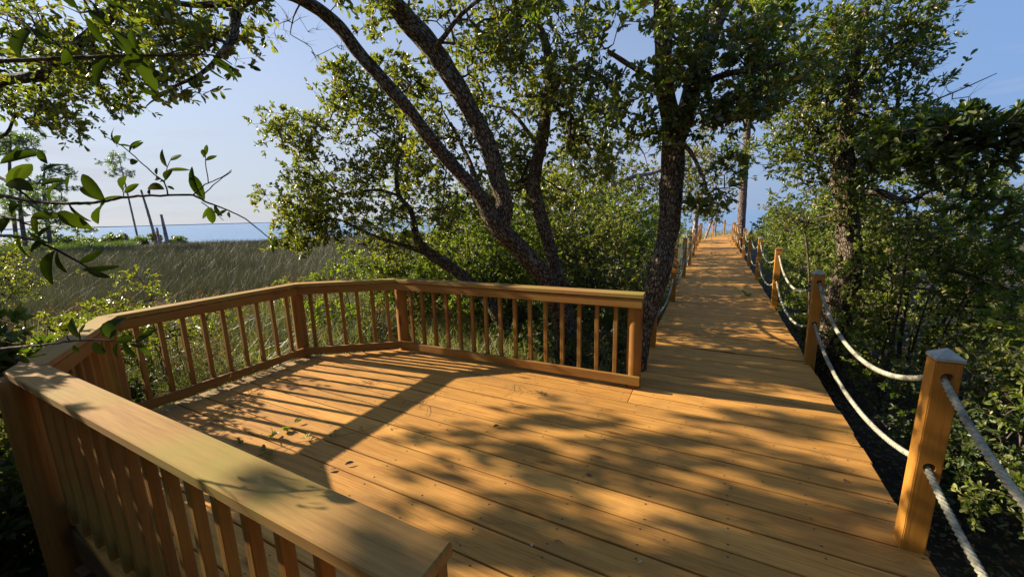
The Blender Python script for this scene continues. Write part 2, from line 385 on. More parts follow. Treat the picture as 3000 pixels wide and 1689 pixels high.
# ------------------------------------------------------------------ setting: ground, water
def ground():
    M, nt, nd, Lk, P = mat_new('forest_floor')
    ge = N(nd, 'ShaderNodeNewGeometry')
    n = N(nd, 'ShaderNodeTexNoise', Scale=2.5, Detail=9.0, Roughness=.7); Lk(ge.outputs['Position'], n.inputs['Vector'])
    r = ramp(nd, [(.35, (.018, .014, .010)), (.55, (.045, .035, .022)), (.75, (.09, .075, .045))]); Lk(n.outputs[0], r.inputs[0])
    Lk(r.outputs[0], P.inputs['Base Color']); P.inputs['Roughness'].default_value = 1
    b = N(nd, 'ShaderNodeBump', Strength=1.0, Distance=.05); Lk(n.outputs[0], b.inputs['Height']); Lk(b.outputs[0], P.inputs['Normal'])
    xs = np.linspace(-110, 90, 161); ys = np.linspace(-30, 75, 106)
    X, Y = np.meshgrid(xs, ys)
    Z = np.zeros_like(X)
    for i in range(X.shape[0]):
        for j in range(X.shape[1]):
            x, y = X[i, j], Y[i, j]
            # distance inside the shore
            shore = 49 + 3 * noise.noise(Vector((x * .07, 0, 3))) - max(0, x + 4) * .62 + max(0, -x - 22) * .45
            t = min(1, max(0, (shore - y) / 3.0))
            Z[i, j] = -1.6 + t * .85 + .07 * noise.noise(Vector((x * .6, y * .6, 0)))
    V = np.stack([X.ravel(), Y.ravel(), Z.ravel()], 1)
    nx = len(xs); idx = np.arange(V.shape[0]).reshape(X.shape)
    F = np.stack([idx[:-1, :-1].ravel(), idx[:-1, 1:].ravel(), idx[1:, 1:].ravel(), idx[1:, :-1].ravel()], 1)
    o = link('ground', np_mesh('ground', V, F), M); props(o, kind='structure')
    o.data.polygons.foreach_set('use_smooth', [True] * len(F))
ground()
def water():
    M, nt, nd, Lk, P = mat_new('sound_water')
    P.inputs['Base Color'].default_value = (.15, .26, .41, 1)
    P.inputs['Roughness'].default_value = .28; P.inputs['IOR'].default_value = 1.33
    ge = N(nd, 'ShaderNodeNewGeometry')
    mp = N(nd, 'ShaderNodeMapping'); mp.inputs['Scale'].default_value = (.5, 1.4, 1); mp.inputs['Rotation'].default_value = (0, 0, .3)
    Lk(ge.outputs['Position'], mp.inputs[0])
    n = N(nd, 'ShaderNodeTexNoise', Scale=.9, Detail=7.0, Roughness=.6); Lk(mp.outputs[0], n.inputs['Vector'])
    b = N(nd, 'ShaderNodeBump', Strength=.9, Distance=.35); Lk(n.outputs[0], b.inputs['Height']); Lk(b.outputs[0], P.inputs['Normal'])
    s = 14000.
    V = np.array([[-s, -s, -1.15], [s, -s, -1.15], [s, s, -1.15], [-s, s, -1.15]])
    o = link('water', np_mesh('water', V, np.array([[0, 1, 2, 3]])), M); props(o, kind='structure')
    # thin line of land far across the water
    mb = MB()
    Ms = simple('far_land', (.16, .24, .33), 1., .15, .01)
    pts = []
    for k in range(80):
        a = math.radians(-62 + k * 1.0)
        pts.append((4200 * math.sin(a), 4200 * math.cos(a), 7 + 5 * noise.noise(Vector((k * .35, 0, 0)))))
    vs, fs = [], []
    for x, y, h in pts:
        vs += [(x, y, -1.3), (x, y, h - 3), (x * 1.04, y * 1.04, h), (x * 1.08, y * 1.08, -1.3)]
    for k in range(len(pts) - 1):
        for q in range(3):
            fs.append((k * 4 + q, k * 4 + 4 + q, k * 4 + 5 + q, k * 4 + 1 + q))
    mb.add(vs, fs, vs)
    o = mb.build('far_shore', Ms); props(o, kind='structure')
water()

# ------------------------------------------------------------------ boardwalk and viewing deck
PITCHB = .2
UL, UR = -.66, 1.05
# octagonal bay corners (u, v): outer railing line (inner edge of the cap)
RL = [(-.50, .62), (-3.29, .62), (-4.47, 1.29), (-4.47, 2.90), (-3.52, 3.58), (-.53, 3.64)]
def bay_left(v):       # deck edge for a given v
    e = .10
    if v < .50 or v > 3.78: return UL
    if v < 1.25: return np.interp(v, [.50, 1.25], [-3.27, -4.57])
    if v <= 2.93: return -4.57
    return np.interp(v, [2.93, 3.78], [-4.57, -3.45])
def screws(mb, u, v, z):
    c = W(u, v, z); 
    n = 7; vs = [c + np.array([.006 * math.cos(2 * math.pi * i / n), .006 * math.sin(2 * math.pi * i / n), .0012]) for i in range(n)]
    mb.add(vs, [tuple(range(n))], vs, 1)
def boards():
    mb = MB(); v = -2.62
    while v < 26.0:
        w_ = PITCHB - random.uniform(.008, .016)
        dz = random.uniform(-.0015, .002)
        if abs(v + .1 - 5.08) < .1: w_ -= .022; dz += -.004
        vc = v + PITCHB / 2
        j = random.uniform(-.006, .006)
        ur = UR + random.uniform(-.008, .008)
        l0, l1 = bay_left(v), bay_left(v + w_)
        if .42 < v < 3.75:
            # a butt joint somewhere in the bay boards
            segs = []
            if random.random() < .12:
                x = random.choice([-.6, -1.6, -2.9]); segs = [(None, x), (x + .004, None)]
            else: segs = [(None, None)]
        else: segs = [(None, None)]
        for a, b in segs:
            L0 = l0 if a is None else a; L1 = l1 if a is None else a
            R0 = ur if b is None else b
            # subdivide the long slab so shading of grain is per-vertex safe
            P4 = [W(L0, v), W(R0, v), W(R0, v + w_), W(L1, v + w_)]
            mb.prism(P4, -.038 + dz, dz, W(1, 0), ch=.0035)
        lm = max(l0, l1)
        u = lm + .12
        while u < UR:
            for q in (.035, .155):
                if random.random() < .93: screws(mb, u + random.uniform(-.008, .008), v + q + random.uniform(-.006, .006), dz)
            u += .42
        v += PITCHB
    # last stretch bends to the right
    B = math.radians(15); o = np.array(W(UR + .02, 26.0)); 
    d = np.array([math.sin(TA + B), math.cos(TA + B), 0]); r = np.array([d[1], -d[0], 0])
    pv = W((UL + UR) / 2, 26.0)
    for k in range(0, 34):
        a = k * PITCHB; b = a + PITCHB - .01
        P4 = [pv - r * .84 + d * a, pv + r * .84 + d * a, pv + r * .84 + d * b, pv - r * .84 + d * b]
        mb.prism(P4, -.042, -.004, r, ch=.0035)
    ob = mb.build('boardwalk', [DECK, SCREW]); props(ob, 'orange stained wooden boardwalk with an eight sided viewing bay', kind='structure')
    # joists and side stringers below
    jb = MB()
    for u in (UL + .12, .2, UR - .10):
        jb.bar(W(u, -2.6, -.13), W(u, 26.0, -.13), W(1, 0), .045, .18, mi=0)
    for u in (-1.3, -2.1, -2.9, -3.6):
        jb.bar(W(u, .75, -.13), W(u, 3.5, -.13), W(1, 0), .045, .18)
    jb.bar(W(-4.3, 1.4, -.13), W(-4.3, 2.8, -.13), W(1, 0), .045, .18)
    ring = [(-.7, .56), (-3.25, .56), (-4.5, 1.27), (-4.5, 2.92), (-3.47, 3.72), (-.7, 3.72)]
    for a, b in zip(ring[:-1], ring[1:]):
        p, q = W(*a, -.14), W(*b, -.14); t = (q - p) / np.linalg.norm(q - p)
        jb.bar(p, q, np.cross(t, [0, 0, 1]), .04, .19)
    for v in np.arange(-2, 26, 2.8):
        for u in (UL + .06, UR - .06):
            jb.bar(W(u, v + .3, -.85), W(u, v + .3, -.22), W(1, 0), .12, .12)
    for u, v in ring:
        jb.bar(W(u + .15 if u < -1 else u, v, -.85), W(u + .15 if u < -1 else u, v, -.235), W(1, 0), .12, .12)
    jb.build('joist_frame', UNDER, ob)
boards()

# ------------------------------------------------------------------ railing of the bay
def seg_off(a, b, e):
    """shift uv segment outward (left-hand side away from the bay centre)"""
    a = np.array(a, float); b = np.array(b, float); d = (b - a) / np.linalg.norm(b - a)
    n = np.array([-d[1], d[0]]); c = np.array([-2.2, 2.1]) - a
    if n.dot(c) > 0: n = -n
    return a + n * e, b + n * e
def offset_line(e):
    segs = [seg_off(RL[i], RL[i + 1], e) for i in range(len(RL) - 1)]
    pts = [segs[0][0]]
    for (a, b), (c, d) in zip(segs[:-1], segs[1:]):
        r = b - a; s = d - c; t = ((c - a)[0] * s[1] - (c - a)[1] * s[0]) / (r[0] * s[1] - r[1] * s[0])
        pts.append(a + r * t)
    pts.append(segs[-1][1]); return pts
def railing():
    root = empty('deck_railing', W(-4.4, 2.1, 0), 'golden brown wooden railing with flat cap and square balusters around the viewing bay', 'railing')
    inn, out = offset_line(0), offset_line(.145)
    ztop = .955
    # caps
    for i in range(5):
        mb = MB(); a, b, c, d = inn[i], inn[i + 1], out[i + 1], out[i]
        gap = .0012; t = (np.array(b) - a) / np.linalg.norm(np.array(b) - a)
        A = a + t * (gap if i else 0); B = b - t * (gap if i < 4 else 0); C = c - t * (gap if i < 4 else 0); D = d + t * (gap if i else 0)
        P4 = [W(*A), W(*B), W(*C), W(*D)]
        mb.prism(P4, ztop - .04, ztop, P4[1] - P4[0], ch=.004)
        # carriage bolt / plugs near the ends
        o = mb.build('cap_rail', CAPW, root)
    # top and bottom rails on the inner side, mitred slabs
    for nm, z0, z1, e0, e1 in (('top_rail', ztop - .135, ztop - .0475, .009, .044), ('bottom_rail', .048, .137, .006, .044)):
        ia, oa = offset_line(e0), offset_line(e1)
        for i in range(5):
            mb = MB(); a, b, c, d = ia[i], ia[i + 1], oa[i + 1], oa[i]
            t = (np.array(b) - a) / np.linalg.norm(np.array(b) - a); g = .001
            if i == 0: a = a + t * .01; d = d + t * .01
            if i == 4: b = b - t * .012; c = c - t * .012
            P4 = [W(*(a + t * g)), W(*(b - t * g)), W(*(c - t * g)), W(*(d + t * g))]
            mb.prism(P4, z0, z1, P4[1] - P4[0], ch=.003)
            mb.build(nm, RAIL, root)
    # round posts
    pc = offset_line(.044 + .072)
    ends = []
    for i, p in enumerate(pc):
        p = np.array(p)
        if i == 0: p = p + np.array([-.085, 0])
        if i == 5: p = p + np.array([-.085, 0])
        mb = MB(); ph = random.uniform(0, 9)
        zs = np.linspace(-.85, ztop - .0415, 30)
        mb.tube([W(*p, z) for z in zs], .072, 28, disp=lambda a, l, r: 1 + .012 * math.sin(3 * a + ph) + .01 * math.sin(7 * a + ph * 2))
        for q in range(len(mb.g)): x = mb.g[q]; mb.g[q] = (x[2], x[0], x[1])
        mb.build('post', ROUNDW, root)
    # balusters
    bl = offset_line(.044 + .0215)
    counts = [15, 8, 9, 6, 15]
    first = None
    for i, n in enumerate(counts):
        a, b = np.array(bl[i]), np.array(bl[i + 1]); t = (b - a); Ln = np.linalg.norm(t); t /= Ln
        s0 = .15; s1 = Ln - .15
        if i == 4: s0 = .19; s1 = Ln - .26
        if i == 0: s0 = .22
        for k in range(n):
            p = a + t * (s0 + (s1 - s0) * k / (n - 1))
            mb = MB()
            z0 = .028 + random.uniform(-.006, .006)
            lean = random.uniform(-.003, .003)
            mb.bar(W(*p, z0), W(*(p + t * lean), ztop - .0415), W(*t), .038, .038, ch=.003)
            mb.build('baluster', RAIL, root)
railing()

# ------------------------------------------------------------------ rope fence
HZ1, HZ2, PH, PW = .925, .47, 1.0, .092
def post_mesh():
    bm = bmesh.new()
    bmesh.ops.create_cube(bm, size=1)
    bmesh.ops.scale(bm, vec=(PW, PW, PH + .5), verts=bm.verts)
    bmesh.ops.translate(bm, vec=(0, 0, (PH - .5) / 2), verts=bm.verts)
    bmesh.ops.bevel(bm, geom=list(bm.edges), offset=.004, segments=2, affect='EDGES')
    me = bpy.data.meshes.new('tmp'); bm.to_mesh(me); bm.free()
    o = bpy.data.objects.new('tmp', me); COL.objects.link(o)
    cb = bmesh.new()
    for z in (HZ1, HZ2):
        r = bmesh.ops.create_cone(cb, cap_ends=True, segments=24, radius1=.023, radius2=.023, depth=.3)
        bmesh.ops.rotate(cb, cent=(0, 0, 0), matrix=Matrix.Rotation(math.pi / 2, 3, 'X'), verts=r['verts'])
        bmesh.ops.translate(cb, vec=(0, 0, z), verts=r['verts'])
    cm = bpy.data.meshes.new('tmpc'); cb.to_mesh(cm); cb.free()
    c = bpy.data.objects.new('tmpc', cm); COL.objects.link(c)
    md = o.modifiers.new('b', 'BOOLEAN'); md.operation = 'DIFFERENCE'; md.object = c; md.solver = 'EXACT'
    bpy.context.view_layer.update()
    me2 = bpy.data.meshes.new_from_object(o.evaluated_get(bpy.context.evaluated_depsgraph_get()))
    bpy.data.objects.remove(o); bpy.data.objects.remove(c)
    me2.name = 'rope_post_body'
    co = np.empty(len(me2.vertices) * 3, np.float32); me2.vertices.foreach_get('co', co); co = co.reshape(-1, 3)
    a = me2.attributes.new('g', 'FLOAT_VECTOR', 'POINT')
    a.data.foreach_set('vector', np.stack([co[:, 2] + 3, co[:, 0], co[:, 1]], 1).astype(np.float32).ravel())
    me2.materials.clear(); me2.materials.append(POSTW)
    return me2
PM = post_mesh()
def cap_mesh(mat, nm):
    bm = bmesh.new(); h = PW / 2 + .004
    v = [bm.verts.new(p) for p in [(-h, -h, 0), (h, -h, 0), (h, h, 0), (-h, h, 0), (-h, -h, .016), (h, -h, .016), (h, h, .016), (-h, h, .016), (0, 0, .055)]]
    for f in ((3, 2, 1, 0), (0, 1, 5, 4), (1, 2, 6, 5), (2, 3, 7, 6), (3, 0, 4, 7), (4, 5, 8), (5, 6, 8), (6, 7, 8), (7, 4, 8)): bm.faces.new([v[i] for i in f])
    bmesh.ops.bevel(bm, geom=list(bm.edges), offset=.002, segments=1, affect='EDGES')
    me = bpy.data.meshes.new(nm); bm.to_mesh(me); bm.free(); me.materials.append(mat); return me
CAPS = {'pale': cap_mesh(CAP_PALE, 'pale_cap'), 'brown': cap_mesh(CAP_BROWN, 'brown_cap')}
posts = []
def rope_post(pos, yaw, cap, label, zt=0):
    r = empty('rope_post', pos, label, 'post', 'square wooden posts of the rope fence')
    r.rotation_euler = (random.uniform(-.012, .012), random.uniform(-.012, .012), yaw)
    b = bpy.data.objects.new('shaft', PM); COL.objects.link(b); b.parent = r
    c = bpy.data.objects.new('post_cap', CAPS[cap]); COL.objects.link(c); c.parent = r; c.location = (0, 0, PH + .001 + zt)
    return r
UPR, UPL = 1.045, -.615
RV = [-.4, 2.41, 5.12, 8.05, 11.15, 13.85, 16.46, 19.28, 21.9, 24.1, 26.2]
LV = [5.06, 7.90, 11.0, 13.7, 16.4, 18.8, 21.1, 23.4, 25.6]
rc = ['pale', 'pale', 'pale', 'brown', 'pale', 'brown', 'brown', 'pale', 'pale', 'brown', 'pale']
ordn = ['', 'nearest', 'second', 'third', 'fourth', 'fifth', 'sixth', 'seventh', 'eighth', 'ninth', 'tenth']
for k, (v, c) in enumerate(zip(RV, rc)):
    if k == 0: continue
    lab = {1: 'closest and largest square post on the right edge, grey pyramid cap and two rope holes',
           2: 'second right hand post, bluish grey cap, in front of the leaning ivy-dark trunk',
           3: 'third right hand post, the one with a reddish brown cap',
           4: 'fourth right hand post with a small pale cap before the bright shrubs'}.get(k, ordn[k] + ' post from the viewer along the right edge of the boardwalk')
    rope_post(W(.985 if k == 1 else UPR, v), -TA, c, lab)
for k, v in enumerate(LV):
    lab = {0: 'first left hand post, half hidden by the thick trunk, rope coiled round it',
           1: 'second left hand post, standing just past the thick trunk'}.get(k, ordn[k + 1] + ' post from the viewer along the left edge of the boardwalk')
    rope_post(W(UPL, v), -TA, 'brown' if k % 2 else 'pale', lab)
BD = TA + math.radians(15)
endL = [W(.02, 29.0), W(.70, 31.2), W(1.42, 33.6)]
rope_post(endL[0], -BD, 'brown', 'golden post where the boardwalk bends, in front of the water')
rope_post(endL[1], -BD, 'brown', 'dark slim post at the far bend, alone against the blue water')

def rope_line(nm, pts, lab, z, sag, detail_from, r=.0155):
    """three strands twisted round a sagging centre line"""
    path = []
    for a, b in zip(pts[:-1], pts[1:]):
        a = np.array([*a[:2], z]); b = np.array([*b[:2], z]); Ln = np.linalg.norm(b - a)
        n = max(2, int(Ln / .012)); s = sag * random.uniform(.85, 1.12) * (Ln / 2.8)
        for i in range(n):
            t = i / n; x = t * 2 - 1
            p = a + (b - a) * t; c = math.cosh(1.6 * x); p[2] -= s * (1 - (c - 1) / (math.cosh(1.6) - 1))
            path.append(p)
    path.append(np.array([*pts[-1][:2], z])); path = np.array(path)
    mb = MB()
    T = np.gradient(path, axis=0); T /= np.linalg.norm(T, axis=1)[:, None]
    side = np.cross(T, [0, 0, 1.0]); side /= np.linalg.norm(side, axis=1)[:, None]; upv = np.cross(side, T)
    ln = np.concatenate([[0], np.cumsum(np.linalg.norm(np.diff(path, axis=0), axis=1))])
    near = np.linalg.norm(path[:, :2], axis=1) < 7.5
    cut = np.where(near)[0].max() if near.any() else -1
    for k in range(3):
        ph = ln / .075 * 2 * math.pi + k * 2 * math.pi / 3
        q = path + (side * np.cos(ph)[:, None] + upv * np.sin(ph)[:, None]) * r * .52
        if cut > 0: mb.tube(q[:cut + 1], r * .56, 6)
        if cut + 4 < len(q): mb.tube(q[max(cut, 0)::3], r * .6, 4)
    o = mb.build(nm, ROPE); props(o, lab, 'rope'); return o
Rp = [W(.985 if k == 1 else UPR, v) for k, v in enumerate(RV)]
rope_line('rope', Rp, 'upper lichen-spotted white rope swagged along the right side posts', HZ1, .30, 0)
rope_line('rope', Rp, 'lower lichen-spotted white rope swagged along the right side posts', HZ2, .26, 0)
Lp = [W(UPL, v) for v in LV] + endL
rope_line('rope', Lp, 'upper pale rope swagged along the left side posts past the thick trunk', HZ1, .30, 0)
rope_line('rope', Lp, 'lower pale rope swagged along the left side posts, tied off at the coil', HZ2, .26, 0)
# coil where the left ropes are tied off
def coil():
    mb = MB(); pts = []
    for i in range(260):
        a = i * .16; k = i / 260
        rr = .068 + .006 * math.sin(i * .5); sq = max(abs(math.cos(a)), abs(math.sin(a)))
        pts.append(W(UPL + math.cos(a) * rr / sq ** .5, 5.06 + math.sin(a) * rr / sq ** .5, .40 + k * .13 + .01 * math.sin(a * 1.3)))
    mb.tube(pts, .0135, 7)
    o = mb.build('rope_coil', ROPE); props(o, 'grey rope wound several times round the first left hand post beside the trunk', 'rope')
coil()

# ------------------------------------------------------------------ foliage generator
LEAFT = np.array([[0, 0, 0], [.3, .38, .08], [.7, .5, .06], [.94, .26, -.01], [1, 0, -.05], [.94, -.26, -.01], [.7, -.5, .06], [.3, -.38, .08]])
LEAFF = np.array([[0, 4, 3, 2, 1], [0, 7, 6, 5, 4]])
def unit(a): return a / (np.linalg.norm(a, axis=-1, keepdims=True) + 1e-9)
def leaves_mesh(name, base, dirv, nrm, ln, wd, simple_=False):
    """arrays of leaves"""
    n = len(base); d = unit(dirv); s = unit(np.cross(nrm, d)); u = np.cross(d, s)
    if simple_: T = np.array([[0, 0, 0], [.5, .5, 0], [1, 0, 0], [.5, -.5, 0]]); Fq = np.array([[0, 3, 2, 1]])
    else: T, Fq = LEAFT, LEAFF
    V = base[:, None, :] + d[:, None, :] * (T[None, :, 0, None] * ln[:, None, None]) \
        + s[:, None, :] * (T[None, :, 1, None] * wd[:, None, None]) + u[:, None, :] * (T[None, :, 2, None] * ln[:, None, None])
    k = len(T)
    F = (Fq[None] + (np.arange(n) * k)[:, None, None]).reshape(-1, Fq.shape[1])
    return np_mesh(name, V.reshape(-1, 3), F)
def rnd_dir(n, up=0.):
    d = RNG.normal(size=(n, 3)); d[:, 2] += up; return unit(d)
def spline(pts, step=.06):
    """Catmull-Rom through points with radius as 4th value"""
    P = np.array(pts, float); P = np.vstack([2 * P[0] - P[1], P, 2 * P[-1] - P[-2]])
    out = []
    for i in range(1, len(P) - 2):
        n = max(2, int(np.linalg.norm(P[i + 1][:3] - P[i][:3]) / step))
        for k in range(n):
            t = k / n
            out.append(.5 * ((2 * P[i]) + (-P[i - 1] + P[i + 1]) * t + (2 * P[i - 1] - 5 * P[i] + 4 * P[i + 1] - P[i + 2]) * t * t + (-P[i - 1] + 3 * P[i] - 3 * P[i + 1] + P[i + 2]) * t ** 3))
    out.append(P[-2]); return np.array(out)
def barky(seed, amt):
    def f(a, l, r):
        v = Vector((math.cos(a) * r * 16 + seed, math.sin(a) * r * 16, l * 4.2))
        n = abs(noise.noise(v)) * 2 - .4
        n2 = noise.noise(Vector((math.cos(a) * 1.3 + seed, math.sin(a) * 1.3, l * 1.6)))
        return 1 + amt * n + .12 * n2
    return f

def grow(nodes, par, anchors, step=.11, jit=.03, arch=.0):
    """join every anchor to the nearest branch node; nodes Nx3 list"""
    nodes = [np.array(x) for x in nodes]; A = np.array(nodes); paths = []
    anchors = np.array(anchors)
    base = A[::3] if len(A) > 60 else A
    d0 = np.min(np.linalg.norm(anchors[:, None, :] - base[None], axis=2), axis=1)
    order = np.argsort(d0)
    buf = np.zeros((len(A) + len(anchors) * 40, 3)); buf[:len(A)] = A; cnt = len(A)
    par = list(par) + [0] * (len(buf) - len(par))
    for ai in order:
        a = anchors[ai]
        dv = buf[:cnt] - a; dd = np.einsum('ij,ij->i', dv, dv)
        j = int(np.argmin(dd)); p = buf[j].copy(); Ln = math.sqrt(dd[j])
        n = min(36, max(2, int(Ln / step))); prev = j; ids = [j]
        perp = RNG.normal(size=3) * Ln * .10; perp[2] += arch * Ln
        for k in range(1, n + 1):
            t = k / n
            q = p + (a - p) * t + perp * math.sin(t * math.pi) + (RNG.normal(size=3) * jit * .5 if k < n else 0)
            if cnt >= len(buf): break
            buf[cnt] = q; par[cnt] = prev; prev = cnt; ids.append(cnt); cnt += 1
        paths.append((ids, ai))
    return buf, par, cnt, paths

def plant(name, label, cat, limbs, anchors, bark, leaf, base=None, group=None,
          llen=.055, lwid=.42, per=16, ros=3, spread=.12, sides=16, amt=.12, twig=None, up=.25,
          min_r=.0016, k_r=.0021, simple_=False, bare=None, jit=.03, thick=1., parts=('trunk', 'crown', 'branches'), step=.11):
    """limbs: list of [(x,y,z,r)...]; anchors: Nx3 sprig bases"""
    root_loc = np.array(limbs[0][0][:3]) if base is None else np.array(base)
    root = empty(name, root_loc, label, cat, group)
    tb = MB(); nodes = []
    for li, Lm in enumerate(limbs):
        rmax = max(p[3] for p in Lm)
        S = spline(Lm, step=.02 if rmax > .06 and amt > .05 else .07)
        tb.tube(S[:, :3], S[:, 3], sides=(sides if rmax > .06 else max(5, sides // 3)), disp=barky(li * 7.3 + len(name), amt) if amt else None)
        nodes += list(S[:: max(1, int(.07 / (.02 if rmax > .06 and amt > .05 else .07))), :3][2:])
    tb.build(parts[0], bark, root)
    if anchors is None or not len(anchors): return root
    anchors = np.array(anchors)
    buf, par, cnt, paths = grow(nodes, [-1] * len(nodes), anchors, jit=jit, step=step)
    load = np.zeros(cnt)
    for ids, ai in paths: load[ids[-1]] += 1
    for i in range(cnt - 1, len(nodes) - 1, -1): load[par[i]] += load[i]
    bb = MB()
    for ids, ai in paths:
        r = [max(min_r, k_r * thick * math.sqrt(max(1, load[i])) if i >= len(nodes) else k_r * thick * math.sqrt(max(1, load[ids[1]])) * 1.05) for i in ids]
        bb.tube(buf[ids], r, 4 if r[0] < .012 else 6, cap=False)
    # rosettes
    n = len(anchors); tot_b, tot_d = [], []
    drs = []
    for ids, ai in paths:
        d = buf[ids[-1]] - buf[ids[max(0, len(ids) - 4)]]; drs.append((ai, d))
    D = np.zeros((n, 3))
    for ai, d in drs: D[ai] = d
    D = unit(D + 1e-6)
    rb = np.repeat(anchors, ros, 0); rd = unit(np.repeat(D, ros, 0) * .8 + rnd_dir(n * ros, up) * 1.0)
    rl = spread * RNG.uniform(.35, 1.15, n * ros)
    tip = rb + rd * rl[:, None]
    # twig lines as slender triangles
    for i in range(0, n * ros):
        if rl[i] > .03 and (n * ros < 9000):
            p, q = rb[i], tip[i]; s = np.cross(rd[i], [0.3, 0.2, 1]); s = s / (np.linalg.norm(s) + 1e-6) * min_r * .8; t = np.cross(rd[i], s)
            bb.add([p + s, p - s * .5 + t, p - s * .5 - t, q], [(0, 1, 3), (1, 2, 3), (2, 0, 3)], [p, p, p, q])
    if bare is not None:
        keep = RNG.random(len(tip)) > bare; rb, rd, rl, tip = rb[keep], rd[keep], rl[keep], tip[keep]
    bb.build(parts[2], twig or bark, root)
    if per > 0 and len(tip):
        M = len(tip)
        pos = RNG.uniform(.35, 1.0, (M, per)) ** .7
        B = rb[:, None, :] + (tip - rb)[:, None, :] * pos[..., None]
        dd = unit(rnd_dir(M * per).reshape(M, per, 3) * .95 + rd[:, None, :] * .9 + np.array([0, 0, .12]))
        B = B.reshape(-1, 3); dd = dd.reshape(-1, 3)
        nr = rnd_dir(len(B), .9) + np.array(SUN) * .35
        ll = llen * RNG.uniform(.6, 1.25, len(B)); ww = ll * lwid * RNG.uniform(.8, 1.2, len(B))
        link(parts[1], leaves_mesh('leaves', B, dd, nr, ll, ww, simple_), leaf, root)
    return root

def blobs(lst, Rng=None):
    """(px,py,Y, rx_px, ry_px, depth_m, n) -> points"""
    out = []
    for px, py, Y, rx, ry, dz, n in lst:
        c = at(px, py, Y); sx = rx / FPX * Y; sy = ry / FPX * Y
        k = 0
        # clumpy: sub-centres
        m_ = max(3, n // 6); sub = []
        while len(sub) < m_:
            p = RNG.uniform(-1, 1, 3)
            if p.dot(p) < 1: sub.append(p)
        for i in range(n):
            s = sub[RNG.integers(m_)] + RNG.normal(size=3) * .24
            out.append(c + np.array([s[0] * sx, s[1] * dz, s[2] * sy]))
    return out
def lim(*pts): return [(*at(px, py, Y), r) for px, py, Y, r in pts]
GZ = -.78
def ground_pt(px, Y, r):      # base of a limb on the ground under a photo column
    p = at(px, 900, Y); return (p[0], p[1], GZ, r)

